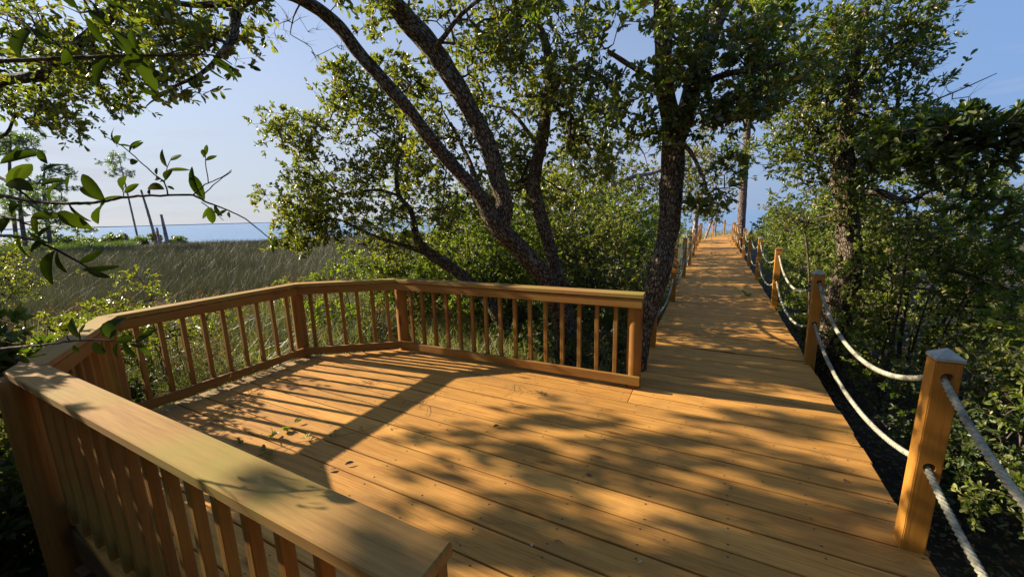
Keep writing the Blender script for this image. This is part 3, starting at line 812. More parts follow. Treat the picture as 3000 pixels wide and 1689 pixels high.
# ------------------------------------------------------------------ the big trees
def main_trees():
    fork = (1440, 640, 4.45, .125)
    base = (*W(-1.15, 4.55)[:2], GZ, .21)
    b0 = at(1640, 1000, 4.75); base = (b0[0] + .04, b0[1] + .1, GZ - .05, .22)
    def thin(Ls, f): return [(x, y, z, r * f) for x, y, z, r in Ls]
    L1 = [base] + lim((1655, 985, 4.75, .165), (1612, 840, 4.65, .14), (1535, 745, 4.55, .13), (1452, 655, 4.45, .125), (1405, 575, 4.4, .098), (1330, 488, 4.3, .085), (1255, 400, 4.2, .082), (1180, 300, 4.1, .08), (1060, 165, 4.0, .078), (985, 72, 3.9, .072), (888, 0, 3.75, .065), (800, -25, 3.6, .058), (712, 4, 3.4, .05), (690, 60, 3.3, .042), (684, 105, 3.2, .036), (655, 148, 3.1, .024), (620, 190, 3.1, .02), (578, 222, 3.0, .016), (520, 250, 3.0, .012), (478, 278, 3.0, .009), (441, 300, 3.0, .006), (425, 316, 3, .003))
    L2 = lim((1470, 680, 4.46, .10), (1478, 600, 4.5, .115), (1464, 545, 4.5, .118), (1440, 450, 4.5, .115), (1408, 380, 4.5, .115), (1345, 265, 4.45, .115), (1270, 150, 4.4, .13), (1190, 55, 4.3, .12), (1130, -20, 4.2, .10), (1060, -120, 4.1, .09))
    L1b = lim((712, 4, 3.4, .045), (600, 14, 3.35, .028), (520, 10, 3.3, .022), (430, -30, 3.3, .015))
    s1 = lim((1265, 150, 4.4, .05), (1300, 110, 4.2, .03), (1350, 45, 4.1, .025), (1440, -30, 4.0, .02))
    s2 = lim((1400, 560, 4.4, .05), (1378, 480, 4.6, .038), (1355, 430, 4.8, .03), (1320, 360, 5, .02))
    an = blobs([(1330, 40, 4.6, 190, 80, .5, 54), (1420, 210, 4.9, 120, 120, .5, 50), (1180, 40, 4.3, 90, 50, .3, 16), (1040, 40, 3.9, 50, 50, .3, 8),
                (1160, 240, 4.4, 70, 70, .3, 23), (1390, 400, 5.1, 90, 110, .5, 40), (1260, 330, 4.9, 80, 120, .4, 36), (1250, 560, 5.3, 90, 90, .5, 40), (1500, 20, 4.9, 200, 50, .5, 32), (600, 60, 3.3, 120, 60, .3, 27), (720, 60, 3.4, 50, 60, .2, 14), (560, 160, 3.1, 90, 60, .3, 21), (520, 250, 3.0, 60, 30, .2, 9)])
    plant('oak_tree', 'tall live oak forking into two thick leaning limbs behind the railing', 'tree', [thin(x, .8) for x in (L1, L2, L1b, s1, s2)], an, BARK, OAKL, sides=48, llen=.06, per=8, ros=4, spread=.17, twig=TWIG)
    
    # slim twin stem
    T2 = [(base[0] + .28, base[1] + .25, GZ - .05, .13)] + lim((1668, 960, 5.0, .095), (1640, 830, 5.0, .085), (1616, 745, 5.0, .08), (1590, 651, 5.0, .078), (1567, 560, 5.0, .075), (1570, 490, 5.0, .08), (1590, 400, 5.0, .075), (1601, 309, 5.0, .065), (1610, 230, 5.0, .055), (1598, 127, 5.0, .05), (1560, 40, 5.0, .042), (1530, -40, 5, .04))
    T2b = lim((1601, 300, 5, .03), (1650, 230, 4.9, .02), (1700, 180, 4.8, .012)); T2c = lim((1580, 430, 5, .03), (1500, 330, 5.2, .02), (1440, 310, 5.4, .012))
    an = blobs([(1560, 130, 5.0, 110, 120, .5, 60), (1620, 330, 5.1, 120, 110, .6, 62), (1500, 430, 5.3, 110, 80, .6, 50), (1520, 10, 4.8, 130, 50, .5, 45), (1700, 500, 5.6, 90, 90, .6, 40), (1560, 560, 5.8, 110, 60, .5, 40), (1720, 50, 5., 60, 50, .3, 16), (1700, 300, 5.4, 90, 140, .5, 60), (1450, 580, 5.5, 110, 80, .5, 55), (1540, 260, 5.3, 120, 140, .5, 60), (1760, 420, 5.4, 90, 90, .5, 40), (1640, 600, 6.0, 110, 60, .5, 40)])
    plant('oak_tree', 'slender live oak stem rising straight between the forked oak and the thick trunk', 'tree', [T2, T2b, T2c], an, BARK, OAKL, sides=36, llen=.06, per=8, ros=4, spread=.17, twig=TWIG)
    # low leaning oak to the left
    b = at(1500, 1020, 5.8)
    T3 = [(b[0] + .1, b[1], GZ - .05, .13)] + lim((1490, 1000, 5.80, .10), (1430, 880, 5.85, .095), (1330, 790, 5.90, .09), (1262, 745, 5.90, .08), (1222, 700, 5.90, .06), (1205, 620, 5.90, .04), (1168, 568, 5.90, .035), (1163, 485, 5.90, .028), (1184, 430, 5.95, .02), (1188, 370, 6.00, .014))
    T3b = lim((1165, 572, 5.90, .022), (1120, 558, 5.90, .022), (1081, 557, 5.85, .02), (1030, 566, 5.80, .016), (990, 563, 5.80, .013), (950, 520, 5.80, .011), (910, 465, 5.80, .009), (860, 430, 5.80, .006))
    T3c = lim((1262, 745, 5.90, .05), (1190, 720, 5.80, .035), (1120, 700, 5.75, .025), (1050, 670, 5.70, .018), (980, 640, 5.70, .012), (900, 660, 5.65, .008))
    an = blobs([(890, 400, 5.90, 95, 65, .4, 55), (945, 345, 5.90, 30, 40, .2, 9), (1010, 265, 5.90, 50, 60, .3, 23), (1080, 350, 5.90, 110, 90, .4, 55), (950, 500, 5.80, 90, 60, .4, 32), (920, 590, 5.75, 100, 60, .5, 70),
                (900, 690, 5.65, 95, 45, .4, 55), (1050, 620, 5.75, 110, 80, .5, 50), (1170, 660, 5.90, 80, 80, .5, 36), (1200, 480, 6.20, 90, 110, .5, 55), (1060, 460, 6.00, 80, 60, .4, 27), (1290, 600, 6.30, 70, 70, .4, 32)])
    plant('oak_tree', 'low oak leaning left with a rounded leafy crown hanging over the marsh', 'tree', [T3, T3b, T3c], an + blobs([(900, 430, 6.00, 80, 70, .4, 32), (1080, 330, 6.00, 100, 90, .4, 65), (960, 600, 5.80, 120, 80, .4, 78), (1100, 560, 6.00, 140, 120, .5, 52), (1180, 420, 6.20, 90, 120, .5, 65)]), BARK, OAKL, sides=32, llen=.056, per=9, ros=4, spread=.16, twig=TWIG)
    # thick trunk beside the boardwalk
    e = W(-.80, 4.12)
    T4 = [(e[0] - .02, e[1], GZ - .05, .17), (*at(1872, 1075, e[1]), .085)] + lim((1880, 1010, 4.1, .09), (1894, 931, 4.15, .10), (1926, 807, 4.2, .125), (1953, 700, 4.3, .12), (1965, 607, 4.35, .125), (1968, 520, 4.35, .125), (1972, 441, 4.35, .132), (1977, 380, 4.35, .13), (1960, 320, 4.35, .10), (1945, 250, 4.3, .095), (1942, 138, 4.2, .09), (1942, 20, 4.1, .09), (1945, -90, 4.0, .085))
    T4b = lim((1985, 420, 4.35, .08), (2004, 350, 4.4, .10), (2022, 280, 4.45, .10), (2045, 200, 4.5, .105), (2082, 95, 4.6, .11), (2118, 0, 4.7, .11), (2150, -90, 4.8, .11))
    T4c = lim((1945, 250, 4.3, .035), (1860, 200, 4.1, .025), (1780, 150, 4.0, .018)); T4d = lim((2030, 260, 4.4, .035), (2120, 220, 4.1, .03), (2230, 200, 3.9, .022), (2330, 170, 3.8, .014))
    T4e = lim((1972, 400, 4.3, .03), (2020, 440, 4.1, .022), (2060, 520, 4.0, .014), (2075, 570, 4.0, .008))
    an = blobs([(1690, 30, 4.1, 120, 50, .4, 14), (1820, 130, 4.0, 110, 90, .5, 17), (2150, 120, 4.0, 150, 70, .5, 52), (2210, 240, 3.9, 160, 80, .5, 67), (2060, 330, 4.1, 110, 60, .4, 24), (1830, 300, 4.1, 80, 60, .4, 22), (1740, 190, 4.2, 60, 50, .3, 14),
                (2080, 545, 4.0, 50, 60, .3, 12), (2000, 60, 4.2, 60, 60, .4, 20), (1870, 420, 4.3, 70, 60, .3, 12), (1960, 200, 4.0, 60, 120, .3, 20), (2120, 480, 4.2, 60, 40, .3, 9), (1900, 50, 4.4, 200, 50, .5, 24), (2280, 130, 4.2, 120, 110, .5, 40), (1850, 230, 4.4, 120, 100, .5, 9), (2060, 240, 4.3, 120, 80, .5, 20)])
    plant('oak_tree', 'thick furrowed oak trunk standing between the railing end and the boardwalk', 'tree', [thin(T4, .9), thin(T4b, .88), T4c, T4d, T4e], an, BARK, OAK, sides=56, llen=.066, per=8, ros=4, spread=.16, twig=TWIG)
    # right hand oak, wrapped in growth
    b = at(2405, 1080, 5.2)
    T5 = [(b[0], b[1], GZ - .05, .19)] + lim((2425, 995, 5.1, .18), (2465, 880, 5.0, .165), (2488, 780, 5.0, .13), (2480, 640, 5.0, .12), (2470, 500, 5.0, .11), (2475, 400, 5.0, .09), (2490, 280, 5.0, .07), (2510, 150, 5, .05), (2540, 20, 5, .035), (2560, -60, 5, .03))
    T5b = lim((2478, 600, 5, .06), (2560, 560, 4.8, .045), (2650, 590, 4.6, .03), (2720, 560, 4.4, .02)); T5c = lim((2470, 480, 5, .05), (2400, 400, 5.1, .03), (2330, 330, 5.2, .02), (2280, 280, 5.3, .012))
    T5d = lim((2490, 250, 5, .03), (2580, 160, 5, .02), (2650, 60, 5, .014), (2700, -20, 5, .01))
    an = blobs([(2470, 620, 4.85, 60, 60, .2, 22), (2350, 160, 5.1, 120, 90, .6, 93), (2500, 90, 5.0, 130, 90, .6, 122), (2460, 300, 5.0, 140, 110, .6, 151), (2320, 300, 5.3, 90, 60, .5, 50), (2540, 220, 5, 90, 80, .5, 57), (2330, 470, 5.2, 110, 60, .6, 61), (2480, 450, 5.2, 120, 80, .6, 72), (2400, 580, 5.4, 120, 80, .6, 64), (2580, 500, 4.8, 90, 60, .5, 36), (2640, 640, 4.7, 90, 80, .5, 43), (2230, 420, 5.4, 80, 60, .5, 21), (2560, 380, 5, 110, 90, .5, 50), (2600, 130, 5, 70, 100, .4, 28), (2420, 650, 5.6, 130, 80, .5, 43)])
    plant('oak_tree', 'dense oak with a dark trunk behind the right hand rope posts', 'tree', [T5, T5b, T5c, T5d], an, BARK, OAK, sides=36, llen=.055, per=9, ros=4, spread=.17, twig=TWIG, amt=.2)
    # bare twigs reaching out to the right into the sky
    an = blobs([(2700, 60, 5, 60, 60, .3, 16), (2660, 170, 5, 70, 60, .3, 22), (2640, 280, 5, 60, 50, .3, 16), (2800, 270, 4.6, 80, 50, .3, 12), (2580, 60, 5, 60, 80, .3, 14), (2720, 330, 4.8, 60, 40, .2, 8)])
    plant('dead_branch', 'bare reddish twigs fanning into the blue sky right of the dense oak', 'branch', [lim((2600, 420, 5, .03), (2630, 300, 5, .02), (2640, 180, 5, .012), (2680, 60, 5, .006)), lim((2620, 330, 5, .015), (2720, 300, 4.8, .01), (2820, 260, 4.6, .007), (2920, 215, 4.5, .004))], an, TWIG, OAK, sides=9, amt=0, per=5, ros=3, bare=.82, spread=.28, min_r=.0025, llen=.07)
    an = blobs([(2700, 760, 4.3, 120, 160, .5, 34), (2560, 820, 4.4, 60, 120, .4, 18), (2880, 1200, 2.9, 90, 120, .3, 26), (2800, 640, 4.5, 120, 90, .5, 26), (2330, 700, 6, 60, 100, .4, 20)])
    plant('dead_branch', 'pale leafless saplings tangled among the shrubs at the right', 'branch', [[ground_pt(2620, 4.4, .02), (*at(2640, 850, 4.4), .016), (*at(2660, 700, 4.4), .01), (*at(2700, 560, 4.5), .005)], [ground_pt(2860, 3.0, .014), (*at(2840, 1200, 3.0), .01), (*at(2880, 1050, 3.0), .005)], [ground_pt(2390, 5.6, .018), (*at(2370, 800, 5.8), .015), (*at(2350, 620, 6.0), .008)]], an[::2], TWIG, OAK, sides=9, amt=0, per=0, ros=4, spread=.22, min_r=.003, k_r=.0028)
    # dark limb overhanging from the right edge
    an = blobs([(2860, 395, 3.0, 200, 50, .5, 82), (2730, 450, 3.1, 110, 60, .4, 37), (2960, 450, 2.9, 100, 60, .4, 33), (2700, 400, 3.2, 50, 30, .3, 15), (2990, 620, 3.0, 70, 80, .4, 22)])
    b = at(3300, 1200, 3.4)
    plant('oak_tree', 'oak whose dark heavy limb hangs in from the right edge of the photo', 'tree', [[(b[0], b[1], GZ, .16), (*at(3290, 700, 3.3), .11)] + lim((3180, 480, 3.1, .06), (3000, 430, 3.0, .04), (2880, 425, 3.0, .025), (2760, 460, 3.1, .012))], an, BARK, DARKL, sides=24, llen=.06, per=11, ros=3, twig=TWIG)
    # left canopy
    b = np.array([-6.6, 3.2, GZ])
    an = blobs([(80, 110, 3.4, 140, 70, .4, 34), (300, 90, 3.4, 150, 60, .4, 34), (420, 150, 3.3, 110, 60, .4, 34), (200, 210, 3.4, 130, 60, .4, 40), (60, 190, 3.4, 90, 70, .4, 34), (120, 335, 3.4, 80, 40, .3, 34), (210, 340, 3.3, 40, 30, .2, 14), (30, 300, 3.4, 50, 50, .3, 14), (330, 250, 3.3, 90, 50, .3, 22), (480, 60, 3.3, 90, 60, .3, 30), (270, 10, 3.4, 160, 40, .3, 18), (20, 20, 3.4, 60, 40, .2, 6)])
    LC = [(b[0], b[1], GZ, .2), (-6.2, 3.3, 1.5, .16), (*at(-500, 120, 3.6), .11), (*at(-200, 300, 3.6), .06)] + lim((0, 238, 3.5, .042), (90, 225, 3.4, .038), (165, 180, 3.4, .036), (250, 110, 3.3, .034), (305, 68, 3.3, .034), (345, 5, 3.3, .036), (380, -60, 3.3, .04))
    LC2 = lim((-40, 420, 3.5, .012), (20, 390, 3.5, .012), (48, 335, 3.4, .01), (110, 308, 3.4, .008), (118, 270, 3.4, .008), (125, 200, 3.4, .012))
    plant('oak_tree', 'oak whose leafy upper limbs cross the top left corner of the sky', 'tree', [LC, LC2], an, BARK, OAKL, sides=20, llen=.045, per=7, ros=3, spread=.17, twig=TWIG)
    # thin bare hanging twigs under the arching limb
    an = blobs([(870, 90, 3.8, 60, 50, .2, 10), (930, 110, 3.8, 40, 40, .2, 7)])
    plant('dead_branch', 'fine leafless twigs dangling below the arching left limb', 'branch', [lim((880, 10, 3.75, .008), (860, 50, 3.78, .006), (850, 100, 3.8, .004))], an, TWIG, OAK, sides=9, amt=0, per=0, ros=4, spread=.15, min_r=.0018, k_r=.0016)
    # crown beyond the left edge that throws the dappled shade on the near boards
    tg = [(on(1500, 1330), 8.6, .5), (on(1900, 1290), 9.2, .45), (on(2150, 1480), 9.6, .5), (on(1700, 1560), 9.2, .42), (on(2350, 1400), 10, .35), (on(2050, 1130), 9.0, .22), (on(1250, 1560, .95), 7.2, .28), (on(2450, 1600), 10, .5), (on(1900, 1689), 9, .4),
          (on(2300, 1230), 9.4, .3)]
    an = []
    for p, k, r in tg:
        c = p + SUN * k
        for i in range(int(34 * r / .45)):
            q = RNG.normal(size=3) * r * .43; an.append(c + q)
    cen = on(1900, 1400) + SUN * 9.3
    plant('oak_tree', 'spreading oak standing left of the view, shading the near boards', 'tree', [[(cen[0] - 3.6, cen[1] - .9, GZ, .2), (cen[0] - 3.2, cen[1] - .8, 1.6, .16), (cen[0] - 2.0, cen[1] - .5, cen[2] - .2, .11), (cen[0] - .3, cen[1] - .3, cen[2] + .5, .06)]], an, BARK, OAK, sides=20, llen=.075, per=9, ros=3, spread=.09)
main_trees()
def added_trees_behind():
    # unseen wood behind and right of the viewer, added to block sky light
    an = []  # overhead crown added out of view to cut sky light on the near deck
    for i in range(420):
        p = rnd_dir(1)[0] * RNG.uniform(.3, 1) ** .4
        an.append(np.array([-1.2 + p[0] * 3.0, -2.0 + p[1] * 2.1, 4.2 + p[2] * 1.3]))
    plant('oak_tree', 'unseen oak added overhead just behind the viewer to block sky light', 'tree', [[(-1.8, -2.6, GZ, .2), (-1.7, -2.5, 1.6, .16), (-1.4, -2.2, 3.4, .1), (-1.0, -1.8, 4.6, .05)]], an, BARK, OAK, sides=10, amt=0, per=9, ros=3, llen=.15, lwid=.5, spread=.3, simple_=True, step=.3, k_r=.004)
    for lab, x, y, r, h in [('unseen oak added behind the viewer, left', -4.2, -3.2, 2.2, 5.5), ('unseen oak added behind the viewer, straight back', -.8, -4.6, 2.4, 6.5), ('unseen oak added behind the viewer, right', 2.8, -3.6, 2.0, 6),
                            ('unseen oak added right of the viewer', 6.2, -1.6, 2.2, 6), ('unseen oak added far left behind the viewer', -8.4, -3.4, 2.6, 6), ('unseen oak added right behind the viewer, further off', 5.5, -5.5, 2.6, 7)]:
        c = np.array([x, y, GZ]); an = []
        for i in range(330):
            p = rnd_dir(1)[0] * RNG.uniform(.5, 1) ** .5
            an.append(c + np.array([p[0] * r, p[1] * r, h * (.08 + .92 * (p[2] * .5 + .5))]))
        plant('oak_tree', lab, 'tree', [[(x, y, GZ, .18), (x + .1, y, h * .4, .12), (x, y + .1, h * .75, .05)]], an, BARK, OAK, sides=10, amt=0, per=9, ros=3, llen=.19, lwid=.5, spread=.3, simple_=True, step=.3, k_r=.004)
added_trees_behind()

# ------------------------------------------------------------------ shrubs
SHR = ['dense']
def shrub(label, u, v, rad, h, n, leaf=MYR, llen=.04, per=10, stems=5, z0=GZ, name='shrub', lwid=.4, ros=3, spread=.1, world=None, simple_=False, low=.25, k_r=.0021, sq=1., bark=TWIG, cat='shrub', min_r=.0018):
    c = W(u, v) if world is None else np.array([*world, 0.])
    limbs = []
    for k in range(stems):
        a = RNG.uniform(0, 6.28); r = rad * RNG.uniform(.2, .75); hh = h * RNG.uniform(.6, .95)
        p0 = c + np.array([math.cos(a) * .12, math.sin(a) * .12, 0])
        limbs.append([(p0[0], p0[1], z0 - .04, .022 * h / 2.2), (p0[0] + math.cos(a) * r * .25, p0[1] + math.sin(a) * r * .25, z0 + hh * .35, .016 * h / 2.2),
                      (c[0] + math.cos(a) * r * .7, c[1] + math.sin(a) * r * .7, z0 + hh * .7, .010 * h / 2.2), (c[0] + math.cos(a) * r, c[1] + math.sin(a) * r, z0 + hh, .004)])
    sub = []
    m_ = max(6, n // 9)
    while len(sub) < m_:
        p = RNG.uniform(-1, 1, 3)
        if .3 < p.dot(p) < 1: sub.append(p)
    an = []
    n = int(n * 1.7)
    for i in range(n):
        s = sub[RNG.integers(m_)] + RNG.normal(size=3) * .16
        z = z0 + h * (low + (1 - low) * (s[2] * .5 + .5))
        f = 1 if z > z0 + h * .3 else .8
        an.append([c[0] + s[0] * rad * f, c[1] + s[1] * rad * f * sq, max(z0 + .08, z)])
    return plant(name, label, cat, limbs, an, bark, leaf, base=(c[0], c[1], z0), sides=12, amt=0, llen=llen, lwid=lwid, per=per, ros=ros, spread=spread, simple_=simple_, k_r=k_r, step=.16, min_r=min_r)
def shrubs():
    R = [  # right side of the boardwalk, near to far
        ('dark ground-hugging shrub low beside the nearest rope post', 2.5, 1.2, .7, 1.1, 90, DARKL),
        ('shaded shrub at the right edge behind the nearest rope post', 3.6, 1.9, .9, 1.7, 170, MYR),
        ('leafy green shrub between the first and second right hand posts', 2.5, 3.2, .75, 1.5, 150, MYR),
        ('yellow green shrub filling the right edge under the overhanging limb', 3.9, 3.2, 1.0, 2.3, 240, MYR),
        ('tangled bush with pale twigs just right of the dense oak trunk', 2.7, 4.5, .7, 2.3, 190, MYR),
        ('tall bush behind the right edge undergrowth, catching sun on top', 4.4, 5.2, 1.1, 2.7, 230, MYR),
        ('bright bush just behind the second right hand post', 2.15, 6.2, .75, 2.1, 230, MYR),
        ('bushy wax myrtle left of the dense oak trunk', 2.7, 7.6, .9, 2.9, 260, MYR),
        ('bright green myrtle beside the third and fourth right hand posts', 2.1, 9.3, .8, 2.5, 230, MYR),
        ('tall myrtle behind the brown capped post', 3.3, 10.6, 1.1, 3.6, 260, OAKL),
        ('light green bush beside the fifth right hand post', 2.2, 12.6, .9, 2.3, 200, MYR),
        ('rounded green bush further down the right side', 2.5, 15.2, 1.1, 2.6, 190, MYR),
        ('small green bush near the pine trunk on the right', 2.7, 18.2, 1.1, 2.3, 160, MYR),
        ('distant bush on the right before the boardwalk bends', 3.2, 21.5, 1.2, 2.4, 140, MYR),
        ('background thicket bush rising on the far right', 5.6, 8.0, 1.4, 3.2, 260, MYR),
        ('hazy green bush at the far right edge near the water', 6.4, 4.6, 1.4, 2.9, 260, MYR),
        ('far bush closing the gap at the right edge under the overhanging limb', 7.6, 6.4, 1.8, 3.5, 320, MYR),
        ('wide bush at the right edge in front of the water', 8.4, 3.2, 1.8, 3.0, 300, OAKL),
        ('sunlit bush right of the dense oak, mid distance', 5.2, 6.0, 1.1, 2.9, 260, MYR),
        ('thick mid green bush right of the dense oak trunk at head height', 3.6, 6.4, 1.0, 2.6, 210, MYR),
        ('low leafy bush under the ropes between the first two right hand posts', 1.95, 4.2, .5, 1.1, 130, DARKL),
        ('low bush behind the third right hand post', 1.9, 7.6, .55, 1.3, 140, MYR),
        ('dusky bush deep behind the nearest right hand post', 4.9, 1.6, 1.1, 2.2, 220, OAKL),
        ('bush filling the gap behind the tall myrtle', 4.4, 13.5, 1.5, 3.4, 220, OAKL),
    ]
    for lab, u, v, r, h, n, lf in R:
        d = math.hypot(u, v); s = 1 if d < 7 else 1.25 if d < 13 else 1.6
        shrub(lab, u, v, r * 1.12, h * 1.08, n, lf, llen=.046 * s, per=11, low=.12)
    Lb = [
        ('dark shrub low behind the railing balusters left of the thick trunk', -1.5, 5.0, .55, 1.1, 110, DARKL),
        ('shaded bush behind the right half of the long railing', -2.3, 5.4, .7, 1.4, 150, DARKL),
        ('wiry bush between the forked oak and the thick trunk', -1.9, 6.6, .9, 2.3, 230, OAKL),
        ('dense myrtle just left of the first left hand posts', -1.75, 8.7, .85, 2.3, 240, MYR),
        ('broad bush behind the slender oak stem', -3.3, 8.2, 1.0, 2.8, 260, OAKL),
        ('olive bush behind the forked oak trunk', -4.7, 7.6, 1.0, 2.4, 220, OAKL),
        ('bushy growth under the low leaning oak', -5.4, 6.2, .85, 1.5, 140, MYR),
        ('green bush left of the fourth left hand post', -2.2, 11.6, 1.1, 2.7, 220, MYR),
        ('tall bush in the gap right of the slender oak stem', -3.9, 11.2, 1.3, 3.6, 240, OAKL),
        ('green bush left of the sixth left hand post', -2.3, 15.0, 1.1, 2.7, 180, MYR),
        ('tall background bush seen through the oak stems', -4.6, 14.6, 1.6, 4.0, 220, OAKL),
        ('small dark bush near the end of the left hand posts', -2.3, 19.2, 1.1, 2.6, 150, OAKL),
        ('last bush on the left where the boardwalk bends', -1.9, 23.8, 1.1, 2.2, 130, MYR),
        ('background bush at the left edge of the woodland', -7.2, 10.5, 1.3, 2.2, 180, MYR),
        ('tall loose bush right behind the forked oak', -3.9, 9.6, 1.3, 3.6, 300, OAKL),
        ('bright bush just left of the thick trunk', -2.4, 9.4, 1.0, 3.0, 260, MYR),
        ('wide olive bush behind the fork of the oak', -6.0, 9.0, 1.2, 3.0, 260, OAKL),
        ('dense dark bush low behind the middle of the long railing', -3.1, 6.3, .9, 1.9, 220, DARKL),
        ('thicket bush beyond the slender stem', -5.6, 12.5, 1.6, 4.0, 280, OAKL),
        ('thicket bush left of the far walkway, rising above its neighbours', -3.4, 17.5, 1.5, 4.2, 220, OAKL),
    ]
    for lab, u, v, r, h, n, lf in Lb:
        d = math.hypot(u, v); s = 1 if d < 7 else 1.25 if d < 13 else 1.6
        shrub(lab, u, v, r * 1.12, h * 1.08, n, lf, llen=.046 * s, per=11, low=.12)
    for lab, px, Y, rad, h, n, lf in [('leafy scrub under the low leaning oak, just over the railing', 1060, 7.2, .9, 1.9, 170, MYR), ('olive scrub between the leaning oak and the forked oak', 1230, 7.4, 1.0, 2.6, 260, OAKL),
        ('tangled scrub right behind the forked trunk', 1400, 7.0, 1.0, 2.8, 280, MYR), ('scrub at the marsh edge left of the leaning oak', 900, 8.6, .8, 1.3, 110, OAKL), ('tall airy scrub between the two oak stems', 1520, 8.2, 1.2, 3.4, 300, MYR), ('dense scrub right of the slender stem, over the railing', 1780, 6.9, .9, 2.5, 260, OAKL)]:
        p = at(px, 900, Y)
        shrub(lab, 0, 0, rad, h, n, lf, llen=.052, per=10, world=(p[0], p[1]), low=.12)
    # left of the bay
    for lab, px, Y, rad, h, n, lf in [
        ('glossy branch-tipped shrub behind the left part of the railing', 490, 4.9, .75, 1.85, 90, OAKL),
        ('yellow green shrub at the left edge above the railing corner', 90, 3.7, .75, 1.7, 100, OAKL),
        ('sunlit shrub just behind the left railing corner', 280, 3.9, .5, 1.4, 60, OAKL),
        ('shrub with bare grey stems at the far left edge', -80, 3.0, .7, 1.9, 80, OAKL),
        ('taller leafy bush at the left edge before the pines', -150, 5.5, 1.2, 2.7, 200, OAKL)]:
        p = at(px, 900, Y)
        shrub(lab, 0, 0, rad, h, n, lf, llen=.042, per=8, world=(p[0], p[1]), low=.45, spread=.12)
    shrub('dense unseen bush added beyond the left edge to shade the outside of the near railing', 0, 0, .95, 3.0, 420, DARKL, llen=.06, per=10, world=(-5.0, 2.3), low=.1)  # unseen bush put here to keep sun off the near railing
    for lab, x, y, r_, h_ in [('unseen thick shrub left of the viewer, added to darken the near railing', -3.7, .2, .8, 2.4), ('unseen tall shrub added left of and behind the viewer to block sky light', -2.6, -1.3, .9, 3.0), ('unseen tall shrub added at the far left beside the viewer to block sky light', -5.4, .3, 1.0, 3.4), ('low thick bush just outside the foot of the near railing', -2.6, .15, .6, 1.5), ('unseen low dense bush added to keep sun off the left corner post', -3.75, 2.33, .5, 2.15), ('unseen low bush added outside the near railing to shade it', -4.0, 1.6, .5, 1.6), ('bush right of and behind the viewer', 3.2, -.9, .9, 2.6)]:
        shrub(lab, 0, 0, r_, h_, 220, DARKL, llen=.09, per=9, world=(x, y), low=.05, simple_=True)  # unseen shrubs, most added to darken the outside of the near railing
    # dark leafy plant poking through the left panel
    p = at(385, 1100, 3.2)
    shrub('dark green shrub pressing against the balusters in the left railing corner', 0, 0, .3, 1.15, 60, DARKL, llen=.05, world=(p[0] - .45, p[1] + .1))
shrubs()

